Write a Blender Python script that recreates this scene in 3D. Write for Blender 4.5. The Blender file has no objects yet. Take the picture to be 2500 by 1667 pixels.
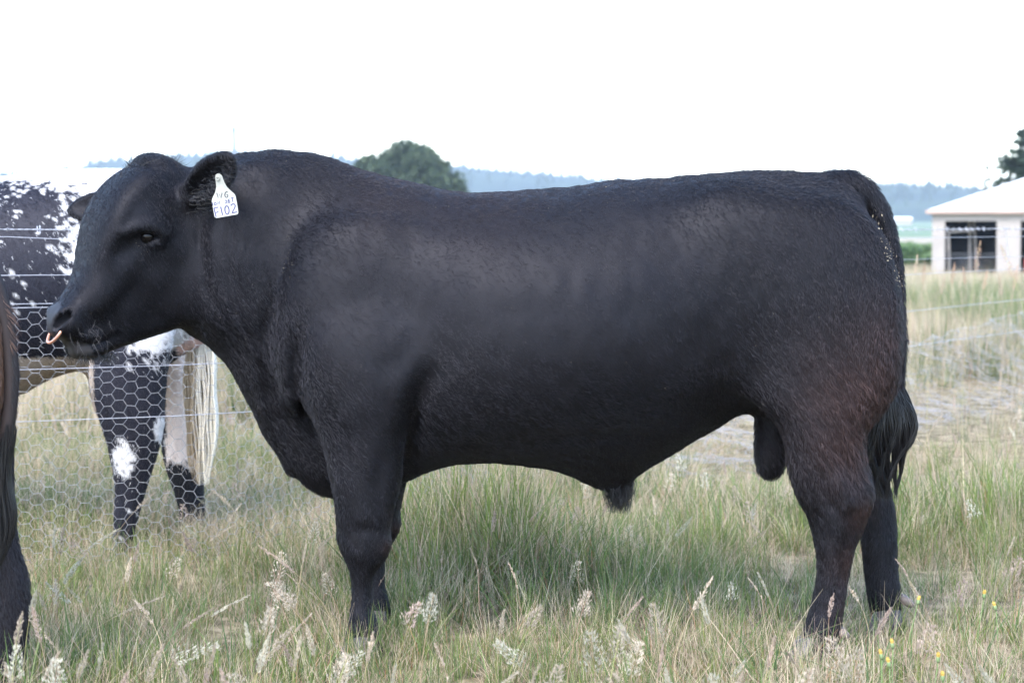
import bpy, bmesh, math, random
import numpy as np
from mathutils import Vector, Matrix, Euler

SC = bpy.context.scene
COL = SC.collection
R = math.radians

# ---------------------------------------------------------------- camera, sky, sun, exposure
F_PX = 5115.0            # focal length in pixels of the 2500 px wide photograph
CAM_D, CAM_H = 6.5, 1.3
PITCH = math.atan((833.5 - 560.0) / F_PX)
cam_data = bpy.data.cameras.new('camera')
cam = bpy.data.objects.new('camera', cam_data)
COL.objects.link(cam)
cam.location = (0, -CAM_D, CAM_H)
cam.rotation_euler = (math.pi / 2 - PITCH, 0, 0)
cam_data.sensor_width = 36.0
cam_data.lens = 36.0 * F_PX / 2500.0
cam_data.clip_start = 0.1
cam_data.clip_end = 20000
cam_data.dof.use_dof = True
cam_data.dof.focus_distance = 6.3
cam_data.dof.aperture_fstop = 5.0
SC.camera = cam

SUN_EL, SUN_AZ = R(48), R(-24)      # sun behind the camera's left shoulder, high; azimuth from -Y towards +X
sun_dir = Vector((math.sin(SUN_AZ) * math.cos(SUN_EL), -math.cos(SUN_AZ) * math.cos(SUN_EL), math.sin(SUN_EL)))
world = bpy.data.worlds.new('World')
SC.world = world
world.use_nodes = True
wn = world.node_tree.nodes
bg = wn['Background']
sky = wn.new('ShaderNodeTexSky')
sky.sky_type = 'NISHITA'
sky.sun_disc = False
sky.sun_elevation = SUN_EL
sky.sun_rotation = math.atan2(sun_dir.x, sun_dir.y)
sky.air_density = 1.0
sky.dust_density = 1.0
sky.ozone_density = 1.0
world.node_tree.links.new(sky.outputs[0], bg.inputs[0])
bg.inputs[1].default_value = 0.15

sun_data = bpy.data.lights.new('sun', 'SUN')
sun_data.energy = 0.9
sun_data.angle = R(24)
sun_data.color = (1.0, 0.97, 0.93)
sun = bpy.data.objects.new('sun', sun_data)
COL.objects.link(sun)
sun.rotation_euler = sun_dir.to_track_quat('Z', 'Y').to_euler()
sun.location = (0, 0, 30)

SC.view_settings.view_transform = 'Standard'
SC.view_settings.look = 'None'
SC.view_settings.gamma = 1.0
SC.view_settings.exposure = 2.58
SC.view_settings.use_curve_mapping = False
SC.render.engine = 'CYCLES'
SC.cycles.use_denoising = True
SC.cycles.max_bounces = 6
SC.cycles.diffuse_bounces = 3
SC.cycles.glossy_bounces = 2
SC.cycles.transmission_bounces = 2
SC.cycles.transparent_max_bounces = 8
SC.cycles.volume_bounces = 0
SC.cycles.caustics_reflective = False
SC.cycles.caustics_refractive = False
SC.cycles_curves.shape = 'RIBBONS'

# ---------------------------------------------------------------- helpers
SP, CP = math.sin(PITCH), math.cos(PITCH)
def P(px, py, Y):
    """point of the photograph (2500 px wide) that stands at depth Y -> world"""
    u = (px - 1250.0) / F_PX
    v = -(py - 833.5) / F_PX
    dy = CP + SP * v
    dz = -SP + CP * v
    t = (Y + CAM_D) / dy
    return Vector((u * t, Y, CAM_H + dz * t))
K = 2500.0 / 2352.0
def D(dx, dy, Y): return P(dx * K, dy * K, Y)

def tag(o, label=None, cat=None, group=None, kind=None):
    if label: o['label'] = label
    if cat: o['category'] = cat
    if group: o['group'] = group
    if kind: o['kind'] = kind
    return o
def link(o, parent=None):
    COL.objects.link(o)
    if parent is not None: o.parent = parent
    return o
def empty(name, loc=(0, 0, 0), rz=0.0):
    o = bpy.data.objects.new(name, None)
    o.empty_display_size = 0.2
    o.location = loc; o.rotation_euler = (0, 0, rz)
    return link(o)
def mesh_obj(name, verts, faces, mat=None, parent=None, smooth=False):
    me = bpy.data.meshes.new(name)
    if isinstance(verts, np.ndarray): verts = verts.tolist()
    if isinstance(faces, np.ndarray): faces = faces.tolist()
    me.from_pydata(verts, [], faces)
    if mat is not None: me.materials.append(mat)
    if smooth: me.polygons.foreach_set('use_smooth', np.ones(len(me.polygons), dtype=bool))
    me.update()
    o = bpy.data.objects.new(name, me)
    return link(o, parent)

class MB:
    """collects boxes, tubes and faces into one mesh"""
    def __init__(s): s.v = []; s.f = []
    def add(s, v, f):
        n = len(s.v); s.v += [tuple(p) for p in v]; s.f += [[i + n for i in q] for q in f]
    def box(s, x0, x1, y0, y1, z0, z1):
        s.add([(x0,y0,z0),(x1,y0,z0),(x1,y1,z0),(x0,y1,z0),(x0,y0,z1),(x1,y0,z1),(x1,y1,z1),(x0,y1,z1)],
              [(0,3,2,1),(4,5,6,7),(0,1,5,4),(1,2,6,5),(2,3,7,6),(3,0,4,7)])
    def tube(s, pts, rad, n=6, cap=True):
        pts = [Vector(p) for p in pts]
        if not hasattr(rad, '__len__'): rad = [rad] * len(pts)
        vs = []; fs = []
        up = Vector((0.13, 0.27, 0.95))
        for i, p in enumerate(pts):
            t = (pts[min(i + 1, len(pts) - 1)] - pts[max(i - 1, 0)]).normalized()
            a = t.cross(up)
            if a.length < 1e-3: a = t.cross(Vector((1, 0, 0)))
            a.normalize(); b = t.cross(a)
            for k in range(n):
                w = 2 * math.pi * k / n
                vs.append(p + (a * math.cos(w) + b * math.sin(w)) * rad[i])
        for i in range(len(pts) - 1):
            for k in range(n):
                k2 = (k + 1) % n
                fs.append((i * n + k, i * n + k2, (i + 1) * n + k2, (i + 1) * n + k))
        if cap:
            fs.append(tuple(range(n - 1, -1, -1)))
            m = (len(pts) - 1) * n
            fs.append(tuple(m + k for k in range(n)))
        s.add(vs, fs)
    def build(s, name, mat=None, parent=None, smooth=False):
        return mesh_obj(name, s.v, s.f, mat, parent, smooth)

def material(name, color=(0.5, 0.5, 0.5), rough=0.6, spec=0.5, metal=0.0):
    m = bpy.data.materials.new(name); m.use_nodes = True
    b = m.node_tree.nodes['Principled BSDF']
    b.inputs['Base Color'].default_value = (*color, 1)
    b.inputs['Roughness'].default_value = rough
    b.inputs['Specular IOR Level'].default_value = spec
    b.inputs['Metallic'].default_value = metal
    return m
def nd(m, t, **kw):
    n = m.node_tree.nodes.new(t)
    for k, v in kw.items(): setattr(n, k, v)
    return n
def ln(m, a, b): m.node_tree.links.new(a, b)
def bsdf(m): return m.node_tree.nodes['Principled BSDF']
def noisy(name, c0, c1, scale=4.0, rough=0.7, spec=0.3, detail=5, bump=0.0, bscale=None, metal=0.0, stretch=(1, 1, 1)):
    """material whose colour wanders between two colours with object-space noise"""
    m = material(name, c0, rough, spec, metal)
    tc = nd(m, 'ShaderNodeTexCoord'); mp = nd(m, 'ShaderNodeMapping'); mp.inputs['Scale'].default_value = stretch
    ln(m, tc.outputs['Object'], mp.inputs['Vector'])
    nz = nd(m, 'ShaderNodeTexNoise'); nz.inputs['Scale'].default_value = scale; nz.inputs['Detail'].default_value = detail
    ln(m, mp.outputs[0], nz.inputs['Vector'])
    cr = nd(m, 'ShaderNodeValToRGB')
    cr.color_ramp.elements[0].position = 0.33; cr.color_ramp.elements[1].position = 0.67
    cr.color_ramp.elements[0].color = (*c0, 1); cr.color_ramp.elements[1].color = (*c1, 1)
    ln(m, nz.outputs[0], cr.inputs[0]); ln(m, cr.outputs[0], bsdf(m).inputs['Base Color'])
    if bump:
        n2 = nd(m, 'ShaderNodeTexNoise'); n2.inputs['Scale'].default_value = bscale or scale * 6; n2.inputs['Detail'].default_value = 4
        ln(m, mp.outputs[0], n2.inputs['Vector'])
        bp = nd(m, 'ShaderNodeBump'); bp.inputs['Strength'].default_value = bump; bp.inputs['Distance'].default_value = 0.02
        ln(m, n2.outputs[0], bp.inputs['Height']); ln(m, bp.outputs[0], bsdf(m).inputs['Normal'])
    return m

def vnoise(p, seed=0):
    """smooth value noise, p (N,3) -> (N,) in 0..1"""
    p = np.asarray(p, dtype=np.float64)
    i = np.floor(p).astype(np.int64); f = p - i
    f = f * f * (3 - 2 * f)
    def h(a, b, c):
        n = (a * 374761393 + b * 668265263 + c * 2147483647 + seed * 974634777) & 0xffffffff
        n = ((n ^ (n >> 13)) * 1274126177) & 0xffffffff
        n = (n ^ (n >> 16)) & 0xffffffff
        return n / 4294967295.0
    r = 0
    for a in (0, 1):
        wa = f[:, 0] if a else 1 - f[:, 0]
        for b in (0, 1):
            wb = f[:, 1] if b else 1 - f[:, 1]
            for c in (0, 1):
                wc = f[:, 2] if c else 1 - f[:, 2]
                r = r + wa * wb * wc * h(i[:, 0] + a, i[:, 1] + b, i[:, 2] + c)
    return r
def fbm(p, seed=0, octaves=4):
    p = np.asarray(p, dtype=np.float64); s = 0; a = 0.5; t = 0
    for k in range(octaves):
        s = s + a * vnoise(p * 2 ** k + 17.3 * k, seed + k); t += a; a *= 0.5
    return s / t
ORD = ('first second third fourth fifth sixth seventh eighth ninth tenth eleventh twelfth thirteenth fourteenth fifteenth sixteenth seventeenth '
       'eighteenth nineteenth twentieth').split()
# ---------------------------------------------------------------- bodies grown from outlines: implicit surfaces and surface nets
def spline(pts, sub=6, closed=True):
    p = np.array(pts, float); n = len(p); out = []
    for i in range(n if closed else n - 1):
        a, b, c, d = (p[(i - 1) % n], p[i], p[(i + 1) % n], p[(i + 2) % n]) if closed else \
                     (p[max(i - 1, 0)], p[i], p[i + 1], p[min(i + 2, n - 1)])
        for k in range(sub):
            t = k / sub
            out.append(0.5 * (2 * b + (c - a) * t + (2 * a - 5 * b + 4 * c - d) * t * t + (3 * b - a - 3 * c + d) * t ** 3))
    if not closed: out.append(p[-1])
    return np.array(out)
def poly_sd(poly, X, Z):
    """signed distance to polygon, positive inside"""
    shp = X.shape; x = X.ravel(); z = Z.ravel()
    best = np.full(x.shape, 1e9); inside = np.zeros(x.shape, bool)
    n = len(poly)
    for i in range(n):
        ax, az = poly[i]; bx, bz = poly[(i + 1) % n]
        ex, ez = bx - ax, bz - az
        l2 = ex * ex + ez * ez + 1e-12
        t = np.clip(((x - ax) * ex + (z - az) * ez) / l2, 0, 1)
        best = np.minimum(best, (x - ax - t * ex) ** 2 + (z - az - t * ez) ** 2)
        c = (az > z) != (bz > z)
        with np.errstate(divide='ignore', invalid='ignore'):
            xi = ax + (z - az) * ex / (ez if abs(ez) > 1e-12 else 1e-12)
        inside ^= c & (x < xi)
    d = np.sqrt(best); d[~inside] *= -1
    return d.reshape(shp)
def blur2(a, n=1):
    for _ in range(n):
        b = np.pad(a, 1, mode='edge')
        a = (b[:-2, 1:-1] + b[2:, 1:-1] + b[1:-1, :-2] + b[1:-1, 2:] + 4 * b[1:-1, 1:-1]) / 8
    return a
def ctrl(X, Z, pts, s):
    """smooth field through scattered values (x, z, value)"""
    num = 0; den = 1e-9
    for (x, z, v) in pts:
        w = np.exp(-((X - x) ** 2 + (Z - z) ** 2) / (2 * s * s)) + 1e-7
        num = num + w * v; den = den + w
    return num / den
class Field2:
    def __init__(s, poly, h=0.006, pad=0.25):
        s.poly = poly; s.h = h
        lo = poly.min(0) - pad; hi = poly.max(0) + pad
        s.lo = lo; s.n = np.ceil((hi - lo) / h).astype(int) + 1
        s.xs = lo[0] + np.arange(s.n[0]) * h; s.zs = lo[1] + np.arange(s.n[1]) * h
        s.X, s.Z = np.meshgrid(s.xs, s.zs, indexing='ij')
        s.d = poly_sd(poly, s.X, s.Z)
    def poisson(s, iters=500):
        m = s.d > 0
        phi = np.where(m, np.maximum(s.d, 0) * 0.12, 0.0)
        ii, jj = np.indices(m.shape)
        N = max(30, min(s.n)); w = 2 / (1 + math.sin(math.pi / (0.8 * N)))
        red = m & ((ii + jj) % 2 == 0); blk = m & ((ii + jj) % 2 == 1)
        red[0] = red[-1] = blk[0] = blk[-1] = False; red[:, 0] = red[:, -1] = blk[:, 0] = blk[:, -1] = False
        h2 = s.h * s.h
        for c in range(iters):
            for msk in (red, blk):
                g = np.zeros_like(phi)
                g[1:-1, 1:-1] = (phi[2:, 1:-1] + phi[:-2, 1:-1] + phi[1:-1, 2:] + phi[1:-1, :-2] + h2) * 0.25
                phi[msk] += w * (g[msk] - phi[msk])
        phi = np.where(m, phi, s.d * 0.1)
        s.phi = blur2(phi, 4)
        s.gx, s.gz = np.gradient(s.phi, s.h)
        return s
    def sample(s, arr, x, z):
        fx = np.clip((x - s.lo[0]) / s.h, 0, s.n[0] - 1.001); fz = np.clip((z - s.lo[1]) / s.h, 0, s.n[1] - 1.001)
        i = fx.astype(int); j = fz.astype(int); u = fx - i; v = fz - j
        return (arr[i, j] * (1 - u) * (1 - v) + arr[i + 1, j] * u * (1 - v) + arr[i, j + 1] * (1 - u) * v + arr[i + 1, j + 1] * u * v)

class Body:
    def __init__(s, lo, hi, h):
        s.lo = np.array(lo, float); s.h = h
        s.n = np.ceil((np.array(hi) - s.lo) / h).astype(int) + 1
        s.ax = [s.lo[k] + np.arange(s.n[k]) * h for k in range(3)]
        s.F = np.full(s.n, 0.5, np.float32)
    def box(s, lo, hi):
        sl = []
        for k in range(3):
            a = int(np.clip(math.floor((lo[k] - s.lo[k]) / s.h), 0, s.n[k] - 1))
            b = int(np.clip(math.ceil((hi[k] - s.lo[k]) / s.h) + 1, a + 1, s.n[k]))
            sl.append(slice(a, b))
        return tuple(sl)
    def grid(s, sl):
        return (s.ax[0][sl[0]][:, None, None].astype(np.float32), s.ax[1][sl[1]][None, :, None].astype(np.float32),
                s.ax[2][sl[2]][None, None, :].astype(np.float32))
    def union(s, sl, f, k):
        a = s.F[sl]; f = np.clip(f, -0.5, 0.5)
        if k > 0:
            hh = np.maximum(k - np.abs(a - f), 0) / k
            s.F[sl] = np.minimum(a, f) - hh * hh * k * 0.25
        else: s.F[sl] = np.minimum(a, f)
    def carve(s, sl, f, k):
        a = s.F[sl]; f = -f
        hh = np.maximum(k - np.abs(a - f), 0) / max(k, 1e-6)
        s.F[sl] = np.maximum(a, f) + hh * hh * k * 0.25
    # an outline in the x-z plane at depth yc, swelled to a rounded body
    def inflate(s, fld, asp, yc=0.0, k=0.03, slope=0.0, x0=0.0):
        lo = (fld.poly[:, 0].min() - 0.1, yc - 0.62, fld.poly[:, 1].min() - 0.1)
        hi = (fld.poly[:, 0].max() + 0.1, yc + 0.62, fld.poly[:, 1].max() + 0.1)
        sl = s.box(lo, hi); X, Y, Z = s.grid(sl)
        X2, Z2 = np.broadcast_arrays(X[:, 0, :], Z[:, 0, :])
        phi = fld.sample(fld.phi, X2, Z2)[:, None, :]; gx = fld.sample(fld.gx, X2, Z2)[:, None, :]; gz = fld.sample(fld.gz, X2, Z2)[:, None, :]
        A = asp(X2, Z2)[:, None, :] if callable(asp) else asp
        y = Y - (yc + slope * (X - x0))
        f = (y / A) ** 2 - 2 * phi
        g = np.sqrt((2 * y / A ** 2) ** 2 + 4 * (gx ** 2 + gz ** 2)) + 1e-3
        s.union(sl, (f / g).astype(np.float32), k)
    def ellipsoid(s, c, r, rot=None, k=0.03, mode='u', amt=0.0):
        c = np.array(c, float); r = np.array(r, float); m = max(r) + k + 0.05
        sl = s.box(c - m, c + m); X, Y, Z = s.grid(sl)
        q = [X - c[0], Y - c[1], Z - c[2]]
        if rot is not None:
            M = np.array(rot.to_3x3() if hasattr(rot, 'to_3x3') else rot).T     # world -> local
            q = [M[i, 0] * q[0] + M[i, 1] * q[1] + M[i, 2] * q[2] for i in range(3)]
        k0 = np.sqrt(sum((q[i] / r[i]) ** 2 for i in range(3)))
        k1 = np.sqrt(sum((q[i] / r[i] ** 2) ** 2 for i in range(3))) + 1e-4
        f = (k0 * (k0 - 1) / k1).astype(np.float32)
        if mode == 'u': s.union(sl, f, k)
        elif mode == 'c': s.carve(sl, f, k)
    def tube(s, pts, rad, k=0.03, mode='u'):
        pts = [np.array(p, float) for p in pts]; m = max(rad) + k + 0.04
        sl = s.box(np.min(pts, axis=0) - m, np.max(pts, axis=0) + m); X, Y, Z = s.grid(sl); best = None
        for i in range(len(pts) - 1):
            a, b, ra, rb = pts[i], pts[i + 1], rad[i], rad[i + 1]
            e = b - a; l2 = (e * e).sum() + 1e-12
            t = np.clip(((X - a[0]) * e[0] + (Y - a[1]) * e[1] + (Z - a[2]) * e[2]) / l2, 0, 1)
            f = np.sqrt((X - a[0] - t * e[0]) ** 2 + (Y - a[1] - t * e[1]) ** 2 + (Z - a[2] - t * e[2]) ** 2) - (ra + (rb - ra) * t)
            best = f if best is None else np.minimum(best, f)
        if mode == 'u': s.union(sl, best.astype(np.float32), k)
        else: s.carve(sl, best.astype(np.float32), k)
    # soft push of the skin: amt > 0 swells, < 0 dents, falling off as a Gaussian round a line
    def push(s, pts, sig, amt):
        pts = [np.array(p, float) for p in pts]
        P0 = np.min(pts, axis=0) - 3 * sig; P1 = np.max(pts, axis=0) + 3 * sig
        sl = s.box(P0, P1); X, Y, Z = s.grid(sl); best = None
        segs = list(zip(pts[:-1], pts[1:])) if len(pts) > 1 else [(pts[0], pts[0] + 1e-4)]
        for a, b in segs:
            e = b - a; l2 = (e * e).sum() + 1e-12
            t = np.clip(((X - a[0]) * e[0] + (Y - a[1]) * e[1] + (Z - a[2]) * e[2]) / l2, 0, 1)
            d2 = (X - a[0] - t * e[0]) ** 2 + (Y - a[1] - t * e[1]) ** 2 + (Z - a[2] - t * e[2]) ** 2
            best = d2 if best is None else np.minimum(best, d2)
        s.F[sl] -= (amt * np.exp(-best / (2 * sig * sig))).astype(np.float32)
    # the same, drawn on one flank: a line in the x-z plane pressed into the side it faces
    def crease(s, pts, sig, amt, side, y0=0.06):
        pts = [np.array(p, float)[[0, 2]] for p in pts]
        lo = np.min(pts, axis=0) - 3 * sig; hi = np.max(pts, axis=0) + 3 * sig
        sl = s.box((lo[0], -9, lo[1]), (hi[0], 9, hi[1])); X, Y, Z = s.grid(sl); best = None
        for a, b in zip(pts[:-1], pts[1:]):
            e = b - a; l2 = (e * e).sum() + 1e-12
            t = np.clip(((X - a[0]) * e[0] + (Z - a[1]) * e[1]) / l2, 0, 1)
            d2 = (X - a[0] - t * e[0]) ** 2 + (Z - a[1] - t * e[1]) ** 2
            best = d2 if best is None else np.minimum(best, d2)
        w = np.clip((Y * side - y0) / .05, 0, 1)
        for q in (pts[0], pts[-1]):        # run out softly at both ends
            w = w * (1 - .92 * np.exp(-((X - q[0]) ** 2 + (Z - q[1]) ** 2) / (2 * (2.6 * sig) ** 2)))
        s.F[sl] -= (amt * np.exp(-best / (2 * sig * sig)) * w).astype(np.float32)
    def rough(s, amp, scale, seed, oct_=2, xmin=-99.0):
        m = np.abs(s.F) < .03; i = np.argwhere(m)
        q = s.lo + i * s.h
        s.F[m] -= (amp * np.clip((q[:, 0] - xmin) / .12, 0, 1) * (fbm(q * np.asarray(scale, float), seed, oct_) - .5) * 2).astype(np.float32)
    def mesh(s):
        F = s.F; n = F.shape
        ins = F < 0
        c = [(0,0,0),(1,0,0),(0,1,0),(1,1,0),(0,0,1),(1,0,1),(0,1,1),(1,1,1)]
        cnt = np.zeros((n[0]-1, n[1]-1, n[2]-1), np.int8)
        for (i, j, k) in c: cnt += ins[i:n[0]-1+i, j:n[1]-1+j, k:n[2]-1+k]
        act = (cnt > 0) & (cnt < 8)
        idx = np.argwhere(act); vid = np.full(act.shape, -1, np.int64); vid[act] = np.arange(len(idx))
        vals = np.stack([F[idx[:,0]+i, idx[:,1]+j, idx[:,2]+k] for (i,j,k) in c], 1).astype(float)
        ca = np.array(c, float); acc = np.zeros((len(idx), 3)); num = np.zeros(len(idx))
        for a in range(8):
            for b in range(a + 1, 8):
                if np.abs(ca[a] - ca[b]).sum() != 1: continue
                m = (vals[:, a] < 0) != (vals[:, b] < 0)
                t = vals[m, a] / (vals[m, a] - vals[m, b])
                acc[m] += ca[a] + t[:, None] * (ca[b] - ca[a]); num[m] += 1
        V = s.lo + (idx + acc / num[:, None]) * s.h
        faces = []
        for ax in range(3):
            u, v = [(1, 2), (2, 0), (0, 1)][ax]
            sa = [slice(None)] * 3; sb = [slice(None)] * 3
            sa[ax] = slice(0, n[ax]-1); sb[ax] = slice(1, n[ax])
            A = ins[tuple(sa)]; B = ins[tuple(sb)]
            e = np.argwhere(A != B)
            ok = (e[:, u] > 0) & (e[:, v] > 0) & (e[:, u] < n[u]-1) & (e[:, v] < n[v]-1)
            e = e[ok]; flip = A[e[:,0], e[:,1], e[:,2]]
            def cell(du, dv):
                q = e.copy(); q[:, u] -= du; q[:, v] -= dv
                return vid[q[:,0], q[:,1], q[:,2]]
            q = np.stack([cell(1,1), cell(0,1), cell(0,0), cell(1,0)], 1)
            q[~flip] = q[~flip][:, ::-1]
            faces.append(q)
        faces = np.concatenate(faces)
        return V, faces
def relax(V, Fq, it=3, lam=0.5, mu=-0.52):
    e = np.concatenate([Fq[:, [0,1]], Fq[:, [1,2]], Fq[:, [2,3]], Fq[:, [3,0]]])
    deg = np.bincount(e[:,0], minlength=len(V)) + np.bincount(e[:,1], minlength=len(V))
    for k in range(it):
        for w in (lam, mu):
            S = np.zeros_like(V)
            for c in range(3):
                S[:, c] = np.bincount(e[:,0], V[e[:,1], c], len(V)) + np.bincount(e[:,1], V[e[:,0], c], len(V))
            V = V + w * (S / deg[:, None] - V)
    return V
def quad_normals(V, Fq):
    n = np.cross(V[Fq[:,2]] - V[Fq[:,0]], V[Fq[:,3]] - V[Fq[:,1]])
    N = np.zeros_like(V)
    for k in range(4):
        for c in range(3): N[:, c] += np.bincount(Fq[:, k], n[:, c], len(V))
    return N / (np.linalg.norm(N, axis=1)[:, None] + 1e-12), np.linalg.norm(n, axis=1) * 0.5

def hair_object(name, strands, radii, mat, parent, colors=None):
    """strands (N,M,3), radii (M,) or (N,M) -> a hair curves object"""
    N, M = strands.shape[:2]
    hc = bpy.data.hair_curves.new(name)
    hc.add_curves([M] * N)
    hc.attributes['position'].data.foreach_set('vector', np.ascontiguousarray(strands, np.float32).ravel())
    ra = hc.attributes.get('radius') or hc.attributes.new('radius', 'FLOAT', 'POINT')
    rr = np.broadcast_to(np.asarray(radii, np.float32), (N, M))
    ra.data.foreach_set('value', np.ascontiguousarray(rr).ravel())
    if colors is not None:
        ca = hc.attributes.new('tint', 'FLOAT_COLOR', 'CURVE')
        c4 = np.ones((N, 4), np.float32); c4[:, :3] = colors
        ca.data.foreach_set('color', c4.ravel())
    hc.materials.append(mat)
    o = bpy.data.objects.new(name, hc)
    return link(o, parent)
def clump(p):
    """locks of hair: noise drawn out down and back"""
    q = np.stack([(p[:, 0] * .6 - p[:, 2] * .8) * 22, (p[:, 0] * .8 + p[:, 2] * .6) * 150, p[:, 1] * 60], 1)
    return np.clip((fbm(q, 41, 2) - .5) * 1.9 + .5, 0, 1)
def fur(V, Fq, N, area, count, dirfun, length, rng, lift=0.35, m=4, jitter=0.25, mask=None):
    """roots scattered over quads; strands that lie along dirfun -> strands, root points"""
    p = area / area.sum()
    q = rng.choice(len(Fq), count, p=p)
    a, b = rng.random(count), rng.random(count)
    w = np.stack([(1-a)*(1-b), a*(1-b), a*b, (1-a)*b], 1)[:, :, None]
    root = (V[Fq[q]] * w).sum(1); nn = (N[Fq[q]] * w).sum(1); nn /= np.linalg.norm(nn, axis=1)[:, None] + 1e-9
    if mask is not None:
        keep = mask(root); root = root[keep]; nn = nn[keep]
    n = len(root)
    d = dirfun(root) + rng.normal(0, jitter, (n, 3))
    d -= (d * nn).sum(1)[:, None] * nn; d /= np.linalg.norm(d, axis=1)[:, None] + 1e-9
    L = length(root) if callable(length) else length
    L = (L * rng.uniform(0.6, 1.25, n))[:, None]
    S = np.zeros((n, m, 3)); lift = ((lift(root) if callable(lift) else lift) * (.4 + 1.3 * clump(root)))[:, None]
    for k in range(m):
        t = k / (m - 1)
        S[:, k] = root - nn * 0.001 + d * (L * t) + nn * (L * lift * (t - 0.55 * t * t))
    return S, root
# ---------------------------------------------------------------- ground, hills, far woods
def gz(x, y):
    x = np.asarray(x, float); y = np.asarray(y, float)
    z = np.interp(y, [-20, 14, 70, 300, 500, 900, 1300, 2500, 6000], [0, 0, -.5, -.5, .2, 3.2, 6.0, 8.0, 8.0])
    p = np.stack([x.ravel() * .9, y.ravel() * .9, np.zeros(x.size)], 1)
    n = (fbm(p, 5, 3) - .5).reshape(x.shape) * .05 * np.clip((60 - np.abs(y)) / 40, 0, 1)
    return z + n
def warp(a, b, n, c=1.0, e=6.0):
    t = np.linspace(-1, 1, n); s = np.sinh(t * e) / math.sinh(e)
    return np.where(s < 0, -s * a, s * b) + c
gxs = warp(-3500, 3500, 150, 0.0, 7.5); gys = np.concatenate([[-400, -150, -60, -25, -12], np.linspace(-7, 16, 70), np.geomspace(17, 4200, 60)])
GX, GY = np.meshgrid(gxs, gys, indexing='ij'); GZ = gz(GX, GY)
nx_, ny_ = GX.shape
gi = np.arange(nx_ * ny_).reshape(nx_, ny_)
gf = np.stack([gi[:-1, :-1], gi[1:, :-1], gi[1:, 1:], gi[:-1, 1:]], -1).reshape(-1, 4)
def ground_material():
    m = material('pasture_soil', (.2, .17, .1), .95, .1)
    tc = nd(m, 'ShaderNodeTexCoord'); sx = nd(m, 'ShaderNodeSeparateXYZ'); ln(m, tc.outputs['Object'], sx.inputs[0])
    def noise(sc_, det, vec=None):
        n = nd(m, 'ShaderNodeTexNoise'); n.inputs['Scale'].default_value = sc_; n.inputs['Detail'].default_value = det
        ln(m, vec or tc.outputs['Object'], n.inputs['Vector']); return n.outputs[0]
    def ramp(fac, stops):
        r = nd(m, 'ShaderNodeValToRGB'); e = r.color_ramp.elements
        while len(e) < len(stops): e.new(.5)
        for k, (p_, c_) in enumerate(stops): e[k].position = p_; e[k].color = (*c_, 1)
        ln(m, fac, r.inputs[0]); return r.outputs[0]
    near = ramp(noise(9, 8), [(.30, (.055, .045, .026)), (.48, (.15, .12, .07)), (.62, (.30, .24, .15)), (.75, (.10, .12, .04))])
    mp = nd(m, 'ShaderNodeMapRange'); mp.inputs['From Min'].default_value = 0; mp.inputs['From Max'].default_value = 1000
    mt = nd(m, 'ShaderNodeMath', operation='MULTIPLY'); ln(m, noise(.012, 3), mt.inputs[0]); mt.inputs[1].default_value = 90
    ad = nd(m, 'ShaderNodeMath', operation='ADD'); ln(m, sx.outputs['Y'], ad.inputs[0]); ln(m, mt.outputs[0], ad.inputs[1])
    ln(m, ad.outputs[0], mp.inputs['Value'])
    far = ramp(mp.outputs[0], [(.08, (.30, .26, .16)), (.13, (.09, .13, .055)), (.20, (.10, .14, .06)), (.215, (.27, .23, .16)), (.42, (.28, .24, .17)), (.44, (.11, .16, .085)), (.75, (.13, .17, .10))])
    mx = nd(m, 'ShaderNodeMix', data_type='RGBA'); f2 = nd(m, 'ShaderNodeMapRange'); f2.inputs['From Min'].default_value = 18; f2.inputs['From Max'].default_value = 60
    ln(m, sx.outputs['Y'], f2.inputs['Value']); ln(m, f2.outputs[0], mx.inputs['Factor']); ln(m, near, mx.inputs['A']); ln(m, far, mx.inputs['B'])
    ln(m, mx.outputs['Result'], bsdf(m).inputs['Base Color'])
    bp = nd(m, 'ShaderNodeBump'); bp.inputs['Strength'].default_value = .8; bp.inputs['Distance'].default_value = .02; ln(m, noise(40, 6), bp.inputs['Height']); ln(m, bp.outputs[0], bsdf(m).inputs['Normal'])
    return m
ground = mesh_obj('ground', np.stack([GX.ravel(), GY.ravel(), GZ.ravel()], 1), gf, ground_material(), None, True)
tag(ground, 'pasture ground of soil and dead grass under the meadow', 'ground', kind='structure')

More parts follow.
